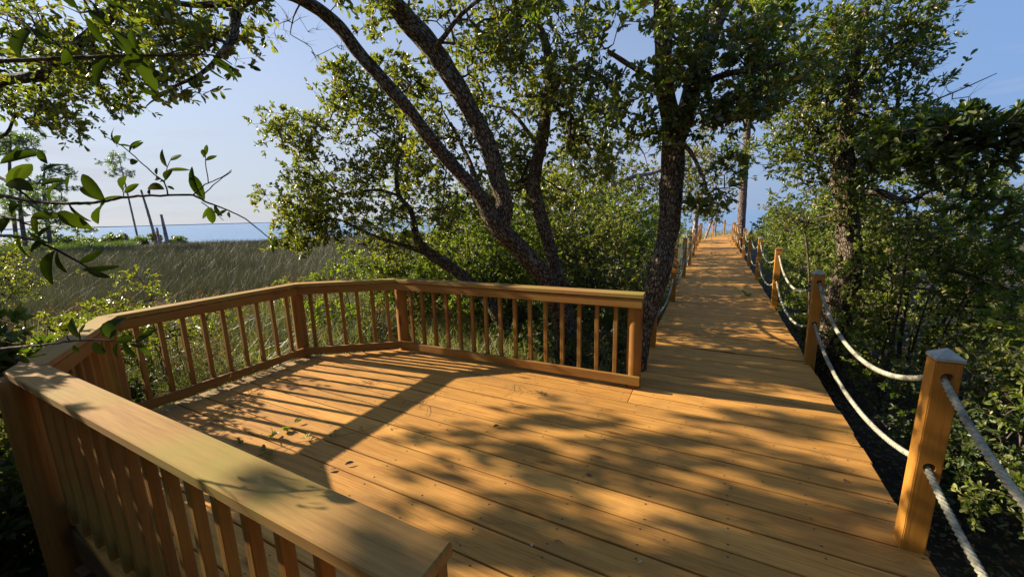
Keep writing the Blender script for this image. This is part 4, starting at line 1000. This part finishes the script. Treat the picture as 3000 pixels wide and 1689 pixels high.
# ------------------------------------------------------------------ slimmer and distant trees
def far_trees():
    # pine with a tall bare trunk beyond the right posts
    Y = 21.0; b = at(2166, 760, Y)
    plant('pine_tree', 'tall straight pine trunk rising beside the right hand posts', 'tree',
          [[(b[0], b[1], GZ, .26)] + [(*at(x, y, Y), r * 1.75) for x, y, r in ((2172, 640, .115), (2183, 469, .10), (2192, 342, .095), (2205, 180, .09), (2233, 0, .085), (2250, -120, .08))], [(*at(x, y, Y), r) for x, y, r in ((2238, 20, .05), (2215, 10, .035), (2160, 5, .02))],
           [(*at(x, y, Y), r) for x, y, r in ((2180, 560, .05), (2150, 545, .035), (2110, 560, .02))]],
          [at(x, y, Y + RNG.normal() * .5) for x, y in [(2150, 560), (2120, 540), (2140, 500), (2110, 600), (2260, 60), (2300, 40), (2200, 30), (2160, 20), (2230, 90), (2290, 20), (2130, 60), (2350, 60), (2180, 60)]], PBARK, PINE, sides=20, amt=.05, per=3, ros=3, spread=.6, min_r=.01, k_r=.013, llen=.16, twig=TWIG)
    # sparse coastal oaks with arching limbs, behind the thick trunk
    b = W(-3.6, 13.0); Y = b[1]
    an = blobs([(1820, 470, Y, 130, 60, .8, 60), (1900, 560, Y, 120, 60, .8, 70), (1760, 560, Y, 100, 60, .8, 60), (2000, 470, Y, 90, 60, .7, 55), (2080, 430, Y, 60, 60, .7, 35), (1700, 420, Y, 80, 60, .6, 30)])
    plant('oak_tree', 'sparse background oak with arching grey limbs behind the thick trunk', 'tree',
          [[(b[0], b[1], GZ, .14)] + [(*at(x, y, Y), r) for x, y, r in ((1760, 640, .11), (1790, 560, .09), (1850, 520, .07), (1920, 505, .05), (1985, 470, .03))],
           [(*at(x, y, Y), r) for x, y, r in ((1790, 560, .07), (1800, 470, .05), (1840, 420, .035), (1880, 440, .025), (1900, 500, .015))]], an, DEADB, OAKL, sides=14, amt=.05, per=7, ros=3, llen=.10, spread=.22, min_r=.005, k_r=.005)
    Y = 16.4; b = at(2022, 760, Y)
    an = blobs([(2060, 560, Y, 70, 50, .8, 50), (2030, 500, Y, 60, 50, .8, 45), (2100, 470, Y, 50, 50, .7, 30), (2050, 620, Y, 60, 30, .7, 40)])
    plant('oak_tree', 'small background oak at the left of the water gap', 'tree', [[(b[0], b[1], GZ, .12), (*at(2040, 640, Y), .09), (*at(2055, 560, Y), .06), (*at(2070, 480, Y), .03)]], an, DEADB, OAKL, sides=12, amt=.05, per=7, ros=3, llen=.12, spread=.25, min_r=.006, k_r=.006)
    # two dead saplings by the bend
    b = W(-.6, 29.0); Y = b[1]
    plant('dead_sapling', 'leafless crooked sapling by the golden end post', 'tree', [[(b[0], b[1], GZ, .09), (*at(2086, 640, Y), .07), (*at(2083, 600, Y), .06), (*at(2090, 560, Y), .04), (*at(2080, 500, Y), .025)]], [at(2070 + RNG.normal() * 14, 590 + RNG.normal() * 30, Y + RNG.normal() * .3) for _ in range(14)], DEADB, OAK, sides=8, amt=0, per=0, ros=3, spread=.35, min_r=.008, k_r=.008)
    b = W(.1, 31.0); Y = b[1]
    plant('dead_sapling', 'thin leafless sapling just right of the golden end post', 'tree', [[(b[0], b[1], GZ, .07), (*at(2098, 650, Y), .05), (*at(2100, 628, Y), .035), (*at(2094, 612, Y), .02)]], [at(2102 + RNG.normal() * 8, 625 + RNG.normal() * 14, Y + RNG.normal() * .3) for _ in range(8)], DEADB, OAK, sides=8, amt=0, per=0, ros=3, spread=.3, min_r=.007, k_r=.007)
    # grass by the bend
    # far left pines
    def pine(lab, px, Y, base_py, top_py, lay, rtr=.16, lean=0, n=26, ll=.26):
        b = at(px, base_py, Y); b[2] = GZ
        x1 = px + lean
        limbs = [[(b[0], b[1], GZ, rtr), (*at(px + lean * .5, (base_py + top_py) / 2, Y), rtr * .8), (*at(x1, top_py, Y), rtr * .3)]]
        an = []
        for x, y, rx, ry, k in lay:
            s_ = RNG.uniform(-1, 1, (max(5, int(k * .65)), 3))
            for q in s_: an.append(at(x + q[0] * rx, y + q[1] * ry, Y + q[2] * rx / FPX * Y * .8))
        plant('pine_tree', lab, 'tree', limbs, an, DEADB if rtr < .15 else PBARK, PINE, sides=10, amt=0, per=14, ros=5, llen=ll, lwid=.2, spread=ll * 1.7, min_r=.02, k_r=.02, simple_=True, step=.5)
    pine('umbrella topped pine at the left edge of the marsh', 30, 38, 660, 400, [(50, 410, 70, 16, 60), (20, 440, 60, 14, 40), (80, 450, 30, 12, 20)])
    pine('darker pine right of the umbrella topped pine', 130, 36, 660, 480, [(170, 505, 50, 16, 26), (150, 540, 60, 16, 26), (190, 545, 30, 10, 10), (120, 580, 60, 20, 24), (80, 530, 40, 20, 16)])
    pine('dark low pine at the left marsh edge', 60, 33, 680, 560, [(60, 580, 60, 26, 36), (130, 610, 50, 24, 30), (160, 640, 40, 18, 20), (20, 620, 50, 30, 26)])
    pine('thin lone pine with a wispy crown above the dead trunks', 405, 44, 700, 455, [(350, 457, 22, 8, 14), (320, 478, 30, 5, 16), (345, 500, 16, 8, 10), (370, 512, 20, 5, 10), (330, 510, 18, 5, 8)], rtr=.10, lean=-58, ll=.22)
    # dead trunks in the marsh
    def dead(lab, x0, x1, top, Y, r):
        b = at(x0, 702, Y); 
        plant('dead_tree', lab, 'dead tree', [[(b[0], b[1], GZ, r * 1.25), (*at((x0 + x1) / 2, (702 + top) / 2, Y), r), (*at(x1, top, Y), r * .7)]], None, DEADB, OAK, sides=12, amt=.12)
    dead('second bare leaning trunk, ending in a thin point', 458, 413, 556, 43, .12)
    dead('short thick bare stump trunk, rightmost in the marsh', 489, 472, 628, 42, .15)
    dead('short bare stub between the two right hand dead trunks', 466, 459, 666, 42, .11)
    dead('tiny stub at the left of the dead trunks', 372, 366, 684, 42, .12)
    # shore scrub
    for lab, px, Y, rad, h in [('low scrub clump at the foot of the dead trunks', 435, 43, 1.1, 1.5), ('scrub clump left of the bright grass', 260, 40, 2.4, 1.7), ('scrub clump at the shore behind the bright grass', 330, 44, 2.2, 1.6), ('wide scrub on the shore at the far left', 190, 37, 2.8, 2.6), ('little scrub right of the stump trunk', 515, 43, .8, 1.1)]:
        p = at(px, 700, Y)
        shrub(lab, 0, 0, rad, h, 60, OAK, llen=.25, per=8, world=(p[0], p[1]), spread=.4, simple_=True, k_r=.01, min_r=.01)
far_trees()

# ------------------------------------------------------------------ marsh
def blades(name, mat, P, h, wd, lean=.35, kind='stuff', lab=None):
    """P (n,3) bases"""
    n = len(P); a = RNG.uniform(0, 2 * np.pi, n); d = np.stack([np.cos(a), np.sin(a), np.zeros(n)], 1)
    b = RNG.uniform(0, 2 * np.pi, n); s = np.stack([np.cos(b), np.sin(b), np.zeros(n)], 1) * wd[:, None] * .5
    ln = np.abs(RNG.normal(size=n)) * lean * h
    mid = P + np.array([0, 0, 1.]) * (h * .55)[:, None] + d * (ln * .3)[:, None]
    tip = P + np.array([0, 0, 1.]) * (h * RNG.uniform(.75, 1.0, n))[:, None] + d * ln[:, None]
    V = np.stack([P - s, P + s, mid + s * .8, mid - s * .8, tip + s * .15, tip - s * .15], 1).reshape(-1, 3)
    F = (np.array([[0, 1, 2, 3], [3, 2, 4, 5]])[None] + (np.arange(n) * 6)[:, None, None]).reshape(-1, 4)
    o = link(name, np_mesh(name, V, F), mat); return props(o, lab, 'grass', kind=kind)
def polar(n, a0, a1, r0, r1, pw=1.0):
    a = np.radians(RNG.uniform(a0, a1, n)); r = r0 + (r1 - r0) * RNG.random(n) ** pw
    return np.stack([np.sin(a) * r, np.cos(a) * r, np.full(n, GZ)], 1)
def uv_of(P): return P[:, 0] * CA - P[:, 1] * SA, P[:, 0] * SA + P[:, 1] * CA
def inside_deck(P, m=.12):
    u, v = uv_of(P)
    return ((u > UL - m) & (u < UR + m) & (v < 27)) | ((u > -4.6 - m) & (u < 1) & (v > .4 - m) & (v < 3.75 + m))
def marsh():
    nz_ = lambda P, s: np.array([noise.noise(Vector((p[0] * s, p[1] * s, 1.7))) for p in P])
    # rush field
    P = polar(260000, -66, 6, 6.5, 50, .8); P = P[~inside_deck(P)]
    r = np.linalg.norm(P[:, :2], axis=1)
    h = (.95 + .25 * nz_(P, .35)) * RNG.uniform(.65, 1.15, len(P))
    blades('marsh_rush', REED, P, h, (.004 + r * .00036) * RNG.uniform(.7, 1.4, len(P)), .3, lab='dark brown green rushes covering the marsh')
    # green and straw grass close behind the railing
    P = polar(62000, -88, 22, 3.2, 11, .75); P = P[~inside_deck(P)]; P = P[(P[:, 1] > 2.6) | (P[:, 0] < -6)]
    k = nz_(P, .7) > -.25; P = P[k]
    h = RNG.uniform(.4, 1.0, len(P)) * (1 + .3 * nz_(P, .5))
    blades('tall_grass', GRASSM, P, h, np.full(len(P), .011), .8, lab='tall tangled green and straw grass behind the railing')
    # rusty seed heads
    P = polar(1500, -75, 5, 4.0, 12, .8); P = P[~inside_deck(P)]; k = nz_(P, .5) > -.08; P = P[k]
    B = []; 
    for p in P:
        c = p + np.array([0, 0, RNG.uniform(.55, 1.1)])
        B.append(c + RNG.normal(size=(40, 3)) * np.array([.045, .045, .07]))
    B = np.concatenate(B); n = len(B)
    o = link('seed_heads', leaves_mesh('seed_heads', B, rnd_dir(n), rnd_dir(n), RNG.uniform(.016, .04, n), RNG.uniform(.008, .016, n), True), SEED)
    props(o, 'rusty brown seed heads scattered through the grass', 'grass', kind='stuff')
    # bright grass on the far point
    P = polar(9000, -53.5, -44, 50, 56, 1.); 
    blades('marsh_grass', BRIGHT, P + np.array([0, 0, .0]), RNG.uniform(.9, 1.3, len(P)), np.full(len(P), .06), .3, lab='bright yellow green grass on the point left of the dead trunks')
    # ground cover under the shrubs right and left of the boardwalk
    n = 26000
    u = np.concatenate([RNG.uniform(1.5, 7, n // 2), RNG.uniform(-7, -.8, n // 2)]); v = np.concatenate([RNG.uniform(.5, 14, n // 2), RNG.uniform(4, 26, n // 2)])
    P = np.stack([u * CA + v * SA, -u * SA + v * CA, np.full(n, GZ)], 1); P = P[~inside_deck(P, .25)]
    P[:, 2] += RNG.uniform(0, .45, len(P))
    o = link('undergrowth', leaves_mesh('undergrowth', P, rnd_dir(len(P), .3), rnd_dir(len(P), .8), RNG.uniform(.03, .07, len(P)), RNG.uniform(.015, .035, len(P))), DARKL)
    props(o, 'low dark leafy undergrowth beside the boardwalk', 'undergrowth', kind='stuff')
    # leaf litter
    n = 45000
    P = polar(n, -80, 89, 1.0, 9, .8); P = P[~inside_deck(P, 0)]; P[:, 2] += .10
    o = link('leaf_litter', leaves_mesh('leaf_litter', P, rnd_dir(len(P)) * [1, 1, .2], rnd_dir(len(P), 2), RNG.uniform(.03, .06, len(P)), RNG.uniform(.012, .025, len(P)), True), DEADLEAF)
    props(o, 'brown leaf litter on the shaded ground', 'leaf litter', kind='stuff')
    # grass by the bend at the water's edge
    p0 = W(.6, 33)
    n = 5000; P = np.stack([p0[0] + RNG.normal(size=n) * 3.5, p0[1] + RNG.normal(size=n) * 1.6, np.full(n, GZ)], 1)
    blades('shore_grass', GRASSM, P, RNG.uniform(.5, 1.2, n), np.full(n, .03), .35, lab='pale green grass at the end of the boardwalk')
marsh()

# ------------------------------------------------------------------ near twigs with big leaves
def big_leaf(mb, base, dirv, nrm, ln, wd, curl=.12, mi=0):
    d = unit(np.array(dirv, float)); s = unit(np.cross(nrm, d)); u = np.cross(d, s)
    prof = [(0, .04), (.12, .45), (.3, .85), (.5, 1.), (.68, .93), (.84, .68), (.95, .3), (1, .03)]
    vs, fs = [], []; tw = random.uniform(-.5, .5); cu = curl * random.uniform(.3, 1.8)
    for t, w_ in prof:
        c = np.array(base) + d * ln * t + u * (-cu * ln * t * t)
        a = tw * t; ss = s * math.cos(a) + u * math.sin(a); uu = np.cross(d, ss)
        hw = wd / 2 * w_
        vs += [c + ss * hw + uu * hw * .35, c + ss * hw * .5 + uu * hw * .12, c, c - ss * hw * .5 + uu * hw * .12, c - ss * hw + uu * hw * .35]
    for k in range(7):
        for j in range(4): fs.append((k * 5 + j, k * 5 + j + 1, k * 5 + 6 + j, k * 5 + 5 + j))
    mb.add(vs, fs, vs, mi, True)
def near_branch(label, stems, lv, Y0=1.15, cat='branch', leafm=VINE, name='leafy_branch'):
    """stems: lists of (px,py,dY,r); lv: (px,py,angle_deg in picture, len_px, width_px)"""
    p = stems[0][0]; root = empty(name, at(p[0], p[1], Y0 + p[2]), label, cat)
    mb = MB()
    for st in stems:
        S = spline([(*at(x, y, Y0 + dy), r) for x, y, dy, r in st], .012)
        S[:, :3] += RNG.normal(size=(len(S), 3)) * .0006
        mb.tube(S[:, :3], S[:, 3], 7)
    mb.build('stem', TWIG, root)
    lb = MB()
    for x, y, a, l, w_ in lv:
        dy = RNG.normal() * .02; Yb = Y0 + dy
        b = at(x, y, Yb); sc = Yb / FPX
        d = CR * math.cos(math.radians(a)) + CU * math.sin(math.radians(a)) + _F * RNG.uniform(-.35, .35)
        nrm = -_F + rnd_dir(1)[0] * .75
        big_leaf(lb, b, d, nrm, l * sc * .88, w_ * sc * .85, curl=.3)
    lb.build('leaves', leafm, root)
    return root
def near_twigs():
    near_branch('foreground twig with big green leaves reaching right across the sky over the marsh',
        [[(-120, 560, .25, .006), (0, 572, .15, .0055), (100, 590, .08, .005), (210, 596, .02, .0045), (300, 590, 0, .004), (370, 577, 0, .0036), (480, 572, 0, .0032), (565, 572, 0, .003), (600, 590, 0, .0026), (660, 612, 0, .002), (720, 642, 0, .0017), (780, 690, 0, .0014), (828, 722, 0, .001)],
         [(490, 571, 0, .002), (482, 535, 0, .0018), (440, 500, 0, .0016), (385, 450, 0, .0014), (345, 420, 0, .0012), (310, 400, 0, .001)],
         [(565, 572, 0, .002), (610, 536, 0, .0015), (650, 520, 0, .0013), (678, 498, 0, .001)], [(595, 570, 0, .0015), (640, 530, 0, .0012), (678, 503, 0, .0008)], [(610, 536, 0, .0014), (603, 480, 0, .0012), (600, 455, 0, .001)],
         [(590, 592, 0, .0014), (620, 612, 0, .0012), (655, 645, 0, .0008)], [(362, 575, 0, .0013), (360, 560, 0, .001)], [(482, 535, 0, .0014), (490, 490, 0, .001), (505, 460, 0, .0008), (530, 453, 0, .0006)]],
        [(310, 590, 128, 110, 38), (300, 588, 140, 90, 36), (315, 588, 215, 95, 62), (300, 585, 10, 50, 16), (362, 562, 125, 62, 36), (364, 565, 30, 52, 20), (362, 560, 95, 25, 10), (440, 570, 110, 20, 12), (482, 555, 160, 70, 30), (487, 528, 80, 40, 34), (488, 500, 20, 55, 13), (490, 490, 110, 60, 20), (500, 470, 25, 35, 9), (483, 530, 170, 50, 12),
         (596, 580, 118, 100, 42), (560, 510, 300, 78, 34), (603, 455, 75, 32, 12), (600, 460, 110, 30, 14), (603, 470, 25, 36, 12), (600, 460, 150, 22, 9), (345, 430, 130, 55, 28), (338, 422, 115, 60, 12), (345, 425, 15, 30, 9), (380, 448, 75, 50, 28), (388, 438, 60, 40, 12), (405, 472, 180, 46, 20), (460, 512, 115, 32, 11), (470, 525, 170, 36, 14),
         (618, 607, 270, 50, 26), (612, 606, 260, 40, 12), (628, 600, 300, 42, 22), (665, 615, 215, 36, 14), (672, 620, 260, 18, 12), (812, 700, 240, 30, 22), (490, 545, -20, 24, 10), (800, 715, 262, 26, 10)])
    near_branch('dark cluster of large leaves at the left edge, level with the horizon',
        [[(-100, 700, .2, .006), (0, 690, .1, .005), (90, 700, .05, .0042), (130, 715, 0, .0036), (200, 750, 0, .003), (260, 785, 0, .002), (300, 810, 0, .0015)], [(-80, 480, .1, .005), (0, 520, .05, .004), (60, 560, 0, .003), (110, 600, 0, .002)], [(-60, 620, .1, .004), (40, 640, 0, .003), (90, 660, 0, .002)]],
        [(100, 560, 150, 100, 46), (120, 545, 30, 60, 28), (60, 600, 200, 90, 50), (150, 600, 120, 80, 34), (200, 590, 300, 80, 36), (170, 620, 330, 90, 44), (110, 620, 250, 80, 36), (60, 560, 130, 90, 46), (20, 540, 60, 90, 40), (10, 580, 190, 90, 50), (90, 640, 20, 70, 34), (30, 640, 220, 80, 50), (80, 670, 310, 70, 34), (130, 712, 200, 80, 46), (170, 730, 280, 80, 40), (110, 705, 60, 60, 36), (230, 770, 20, 80, 22), (250, 780, 330, 80, 30), (160, 735, 240, 120, 44), (60, 690, 250, 70, 50), (140, 480, 120, 50, 24), (130, 500, 60, 46, 22), (0, 480, 40, 100, 44), (40, 470, 100, 60, 30), (200, 560, 115, 60, 26), (190, 600, 20, 60, 22), (240, 790, 0, 90, 20)], Y0=1.05)
    near_branch('foreground oak twig with dark leaves lying in front of the left railing corner',
        [[(-100, 1040, .15, .006), (0, 1022, .1, .005), (120, 1010, .03, .004), (200, 1000, 0, .0032), (260, 995, 0, .003), (330, 997, 0, .0026), (400, 1002, 0, .002), (430, 1015, 0, .0015)], [(235, 995, 0, .002), (234, 965, 0, .0016)], [(120, 1010, .03, .002), (60, 960, .02, .0015), (0, 940, 0, .001)]],
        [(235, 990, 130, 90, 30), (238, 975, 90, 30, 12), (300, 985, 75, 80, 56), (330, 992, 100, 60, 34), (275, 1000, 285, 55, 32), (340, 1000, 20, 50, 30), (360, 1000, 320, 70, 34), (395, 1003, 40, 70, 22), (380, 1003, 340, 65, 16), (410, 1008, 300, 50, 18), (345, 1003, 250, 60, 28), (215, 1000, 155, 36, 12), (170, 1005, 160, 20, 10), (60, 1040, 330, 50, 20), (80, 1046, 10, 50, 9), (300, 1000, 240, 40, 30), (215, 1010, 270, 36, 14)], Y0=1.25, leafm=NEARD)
    near_branch('foreground sprays of large dark leaves across the top left corner',
        [[(-100, 190, .1, .007), (0, 180, .06, .006), (160, 172, .03, .005), (320, 165, 0, .004), (480, 163, 0, .0032), (580, 160, 0, .0026), (640, 165, 0, .002), (680, 190, 0, .0014)], [(-60, 20, .1, .005), (60, 60, 0, .003), (110, 110, 0, .0025)], [(200, -40, .1, .005), (280, 20, 0, .004), (300, 70, 0, .003), (380, 120, 0, .002)], [(480, 163, 0, .002), (520, 150, 0, .002), (600, 130, 0, .0012)]],
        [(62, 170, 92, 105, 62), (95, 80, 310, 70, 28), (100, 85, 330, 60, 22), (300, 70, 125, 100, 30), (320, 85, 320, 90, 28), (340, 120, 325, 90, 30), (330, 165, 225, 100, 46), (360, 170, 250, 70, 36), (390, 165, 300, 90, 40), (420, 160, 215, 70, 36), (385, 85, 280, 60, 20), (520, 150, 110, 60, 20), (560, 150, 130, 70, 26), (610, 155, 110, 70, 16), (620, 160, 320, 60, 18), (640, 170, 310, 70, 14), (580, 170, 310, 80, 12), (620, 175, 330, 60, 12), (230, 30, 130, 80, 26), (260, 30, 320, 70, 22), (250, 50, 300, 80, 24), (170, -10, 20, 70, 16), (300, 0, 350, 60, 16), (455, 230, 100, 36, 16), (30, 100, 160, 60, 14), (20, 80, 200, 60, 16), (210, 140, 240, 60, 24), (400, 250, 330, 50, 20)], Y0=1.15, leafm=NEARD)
near_twigs()

# ------------------------------------------------------------------ litter on the boards
def fallen():
    def leaf(px, py, lab, ln, wd, mat, rot=None, lift=.004, curl=.4, group=None):
        p = on(px, py, lift + .002); mb = MB(); a = RNG.uniform(0, 6.28) if rot is None else math.radians(rot)
        big_leaf(mb, p, (math.cos(a), math.sin(a), .12), (RNG.normal() * .2, RNG.normal() * .2, 1), ln, wd, curl=curl * .5)
        for i, v_ in enumerate(mb.v):
            if v_[2] < .003: mb.v[i] = (v_[0], v_[1], .003)
        o = mb.build('fallen_leaf', mat); props(o, lab, 'leaf', group)
    leaf(1445, 1250, 'dark curled leaf on the open boards in the middle of the deck', .055, .03, DEADLEAF, 30, .012)
    leaf(1735, 1390, 'brown leaf with a rounded back lying in the shade of the deck', .045, .025, DEADLEAF, 160, .006)
    leaf(1768, 1285, 'upright pale curled leaf casting a tiny shadow mid deck', .04, .015, PALEBIT, 100, .006, 1.2)
    leaf(2278, 1332, 'small pale leaf on the boards right of the shaded patch', .035, .014, PALEBIT, 120)
    leaf(2480, 1412, 'reddish oval leaf close to the right edge of the boards', .045, .02, DEADLEAF, 60)
    leaf(1632, 1225, 'tiny orange brown leaf near the foot of the railing', .022, .012, DEADLEAF, 0)
    leaf(1712, 1276, 'small black curled leaf beside the upright pale leaf', .022, .015, DEADLEAF, 10)
    leaf(1010, 1360, 'larger brown leaf by the near cap board, flat on the boards', .06, .03, DEADLEAF, 20, .012)
    leaf(985, 1372, 'second brown leaf beside the larger one by the near cap board', .05, .026, DEADLEAF, 200, .008)
    leaf(2345, 965, 'scrap of dead leaf on the walkway by the second right hand post', .03, .02, DEADLEAF)
    sp = [(1310, 1255, 'tiny dark scrap left of the dark curled leaf'), (1600, 1310, 'tiny scrap below the upright pale leaf'), (1470, 1390, 'tiny scrap between the round backed leaf and the cap board'),
          (2060, 1440, 'tiny whitish bit in the shade right of centre'), (2140, 1425, 'tiny dark bit beside the whitish one in the shade'), (1880, 1640, 'tiny dark scrap at the bottom of the photo, centre right'),
          (1560, 1600, 'tiny scrap left of the lone small stick'), (1950, 1580, 'tiny dark knot-like scrap in the lower shade'), (2200, 1560, 'tiny scrap in the lower right shade of the deck'),
          (1990, 1250, 'tiny scrap right of the open sunny boards'), (2420, 1480, 'tiny scrap near the nearest post foot'), (2050, 1190, 'tiny scrap where the bay meets the walkway'),
          (1500, 1180, 'tiny scrap below the bottom rail of the long railing'), (1120, 1150, 'tiny dark scrap within the striped shadow'), (2190, 1080, 'tiny scrap on the walkway left of the second right hand post'), (2230, 1405, 'tiny scrap below the small pale leaf')]
    for x, y, lab in sp:
        leaf(x, y, lab, random.uniform(.014, .028), random.uniform(.008, .014), random.choice([DEADLEAF, DEADLEAF, PALEBIT]))
    def sticks(name, lab, cat, px, py, n, spread, ln, r, mat, z=.004, group=None, bend=.2):
        c = on(px, py); mb = MB()
        for i in range(n):
            a = RNG.uniform(0, 6.28); p = c + RNG.normal(size=3) * spread; p[2] = z + .0015 * i
            l = ln * RNG.uniform(.6, 1.2); d = np.array([math.cos(a), math.sin(a), 0]); s = np.array([-d[1], d[0], 0]) * l * bend * RNG.normal()
            pts = [p + d * l * t + s * math.sin(t * math.pi) + np.array([0, 0, .012 * math.sin(t * 3.1) * RNG.random()]) for t in np.linspace(0, 1, 7)]
            mb.tube(pts, np.linspace(r, r * .6, 7), 5)
        o = mb.build(name, mat); props(o, lab, cat, group); return o
    sticks('twig', 'small stick lying along a board in the lower middle of the deck', 'twig', 1630, 1583, 1, .003, .06, .0028, STRAW, bend=.05)
    sticks('twig', 'spiky dry twig cluster on the boards below the long railing', 'twig', 1578, 1150, 9, .02, .12, .0018, TWIG)
    sticks('twig', 'wispy dead stems trailing over the bottom rail of the long railing', 'twig', 1500, 1128, 3, .04, .25, .0014, TWIG)
    sticks('twig', 'tangle of dry twigs in the striped baluster shadow', 'twig', 1090, 1125, 8, .05, .16, .0017, TWIG)
    sticks('twig', 'dry vine stems lying across the edge of the wide cap shadow', 'twig', 1220, 1165, 7, .07, .22, .0016, TWIG)
    sticks('twig', 'heap of fine dead stems on the mossy deck edge by the left panel', 'twig', 640, 1230, 16, .08, .2, .0015, TWIG)
    sticks('twig', 'scatter of dead stems further up the mossy deck edge', 'twig', 760, 1150, 12, .09, .2, .0015, TWIG)
    sticks('pine_needles', 'few pine needles crossed on the boards near the upper deck middle', 'pine needles', 1505, 1310, 4, .01, .1, .0008, STRAW)
    sticks('pine_needles', 'pine needles beside the shaded lower left of the deck', 'pine needles', 1470, 1540, 4, .01, .1, .0008, STRAW)
    sticks('pine_needles', 'clump of pine needles by the end of the near cap board', 'pine needles', 1340, 1600, 8, .02, .12, .0008, STRAW)
    sticks('pine_needles', 'straw coloured needles at the bottom edge of the deck', 'pine needles', 1540, 1670, 9, .03, .1, .0008, STRAW)
    sticks('pine_needles', 'thin looping needles near the right edge of the boards', 'pine needles', 2415, 1330, 5, .02, .1, .0008, TWIG)
    sticks('pine_needles', 'needles and grit near the nearest post', 'pine needles', 2620, 1640, 7, .03, .1, .0008, STRAW)
    # green sprigs
    def sprig(lab, path, leaves, s=1.):
        p0 = on(*path[0]); root = empty('green_sprig', p0, lab, 'sprig'); mb = MB()
        S = spline([(*(on(x, y) + np.array([0, 0, .012 + .012 * math.sin(i * 1.7) ** 2])), .0018) for i, (x, y) in enumerate(path)], .015)
        mb.tube(S[:, :3], S[:, 3] * np.linspace(1, .5, len(S)), 5); mb.build('stem', TWIG, root)
        lb = MB()
        for x, y, n, l in leaves:
            b = on(x, y) + np.array([0, 0, .02])
            for i in range(n):
                a = RNG.uniform(0, 6.28)
                big_leaf(lb, b + RNG.normal(size=3) * .006, (math.cos(a), math.sin(a), RNG.uniform(.1, .9)), (RNG.normal() * .5, RNG.normal() * .5, 1), 1.35 * l * RNG.uniform(.7, 1.2), l * .7, curl=.1)
        lb.build('leaves', MYR, root)
    sprig('fresh green vine sprig lying across the lower left deck boards', [(740, 1345), (790, 1330), (870, 1300), (960, 1290), (1020, 1275), (1080, 1262), (1140, 1240), (1165, 1245)],
          [(780, 1325, 4, .05), (800, 1285, 4, .05), (840, 1260, 4, .05), (865, 1245, 2, .045), (700, 1300, 4, .04), (890, 1290, 7, .022), (905, 1280, 6, .02), (975, 1285, 7, .02), (985, 1270, 6, .02), (1060, 1262, 5, .018), (1135, 1252, 4, .018), (790, 1340, 5, .03)])
    sprig('small green sprig lying on the far boardwalk in the shade', [(2155, 832), (2160, 850), (2180, 860), (2200, 868)], [(2155, 835, 4, .06), (2158, 848, 3, .06), (2172, 858, 4, .06), (2186, 862, 4, .06), (2198, 868, 5, .06)])
fallen()
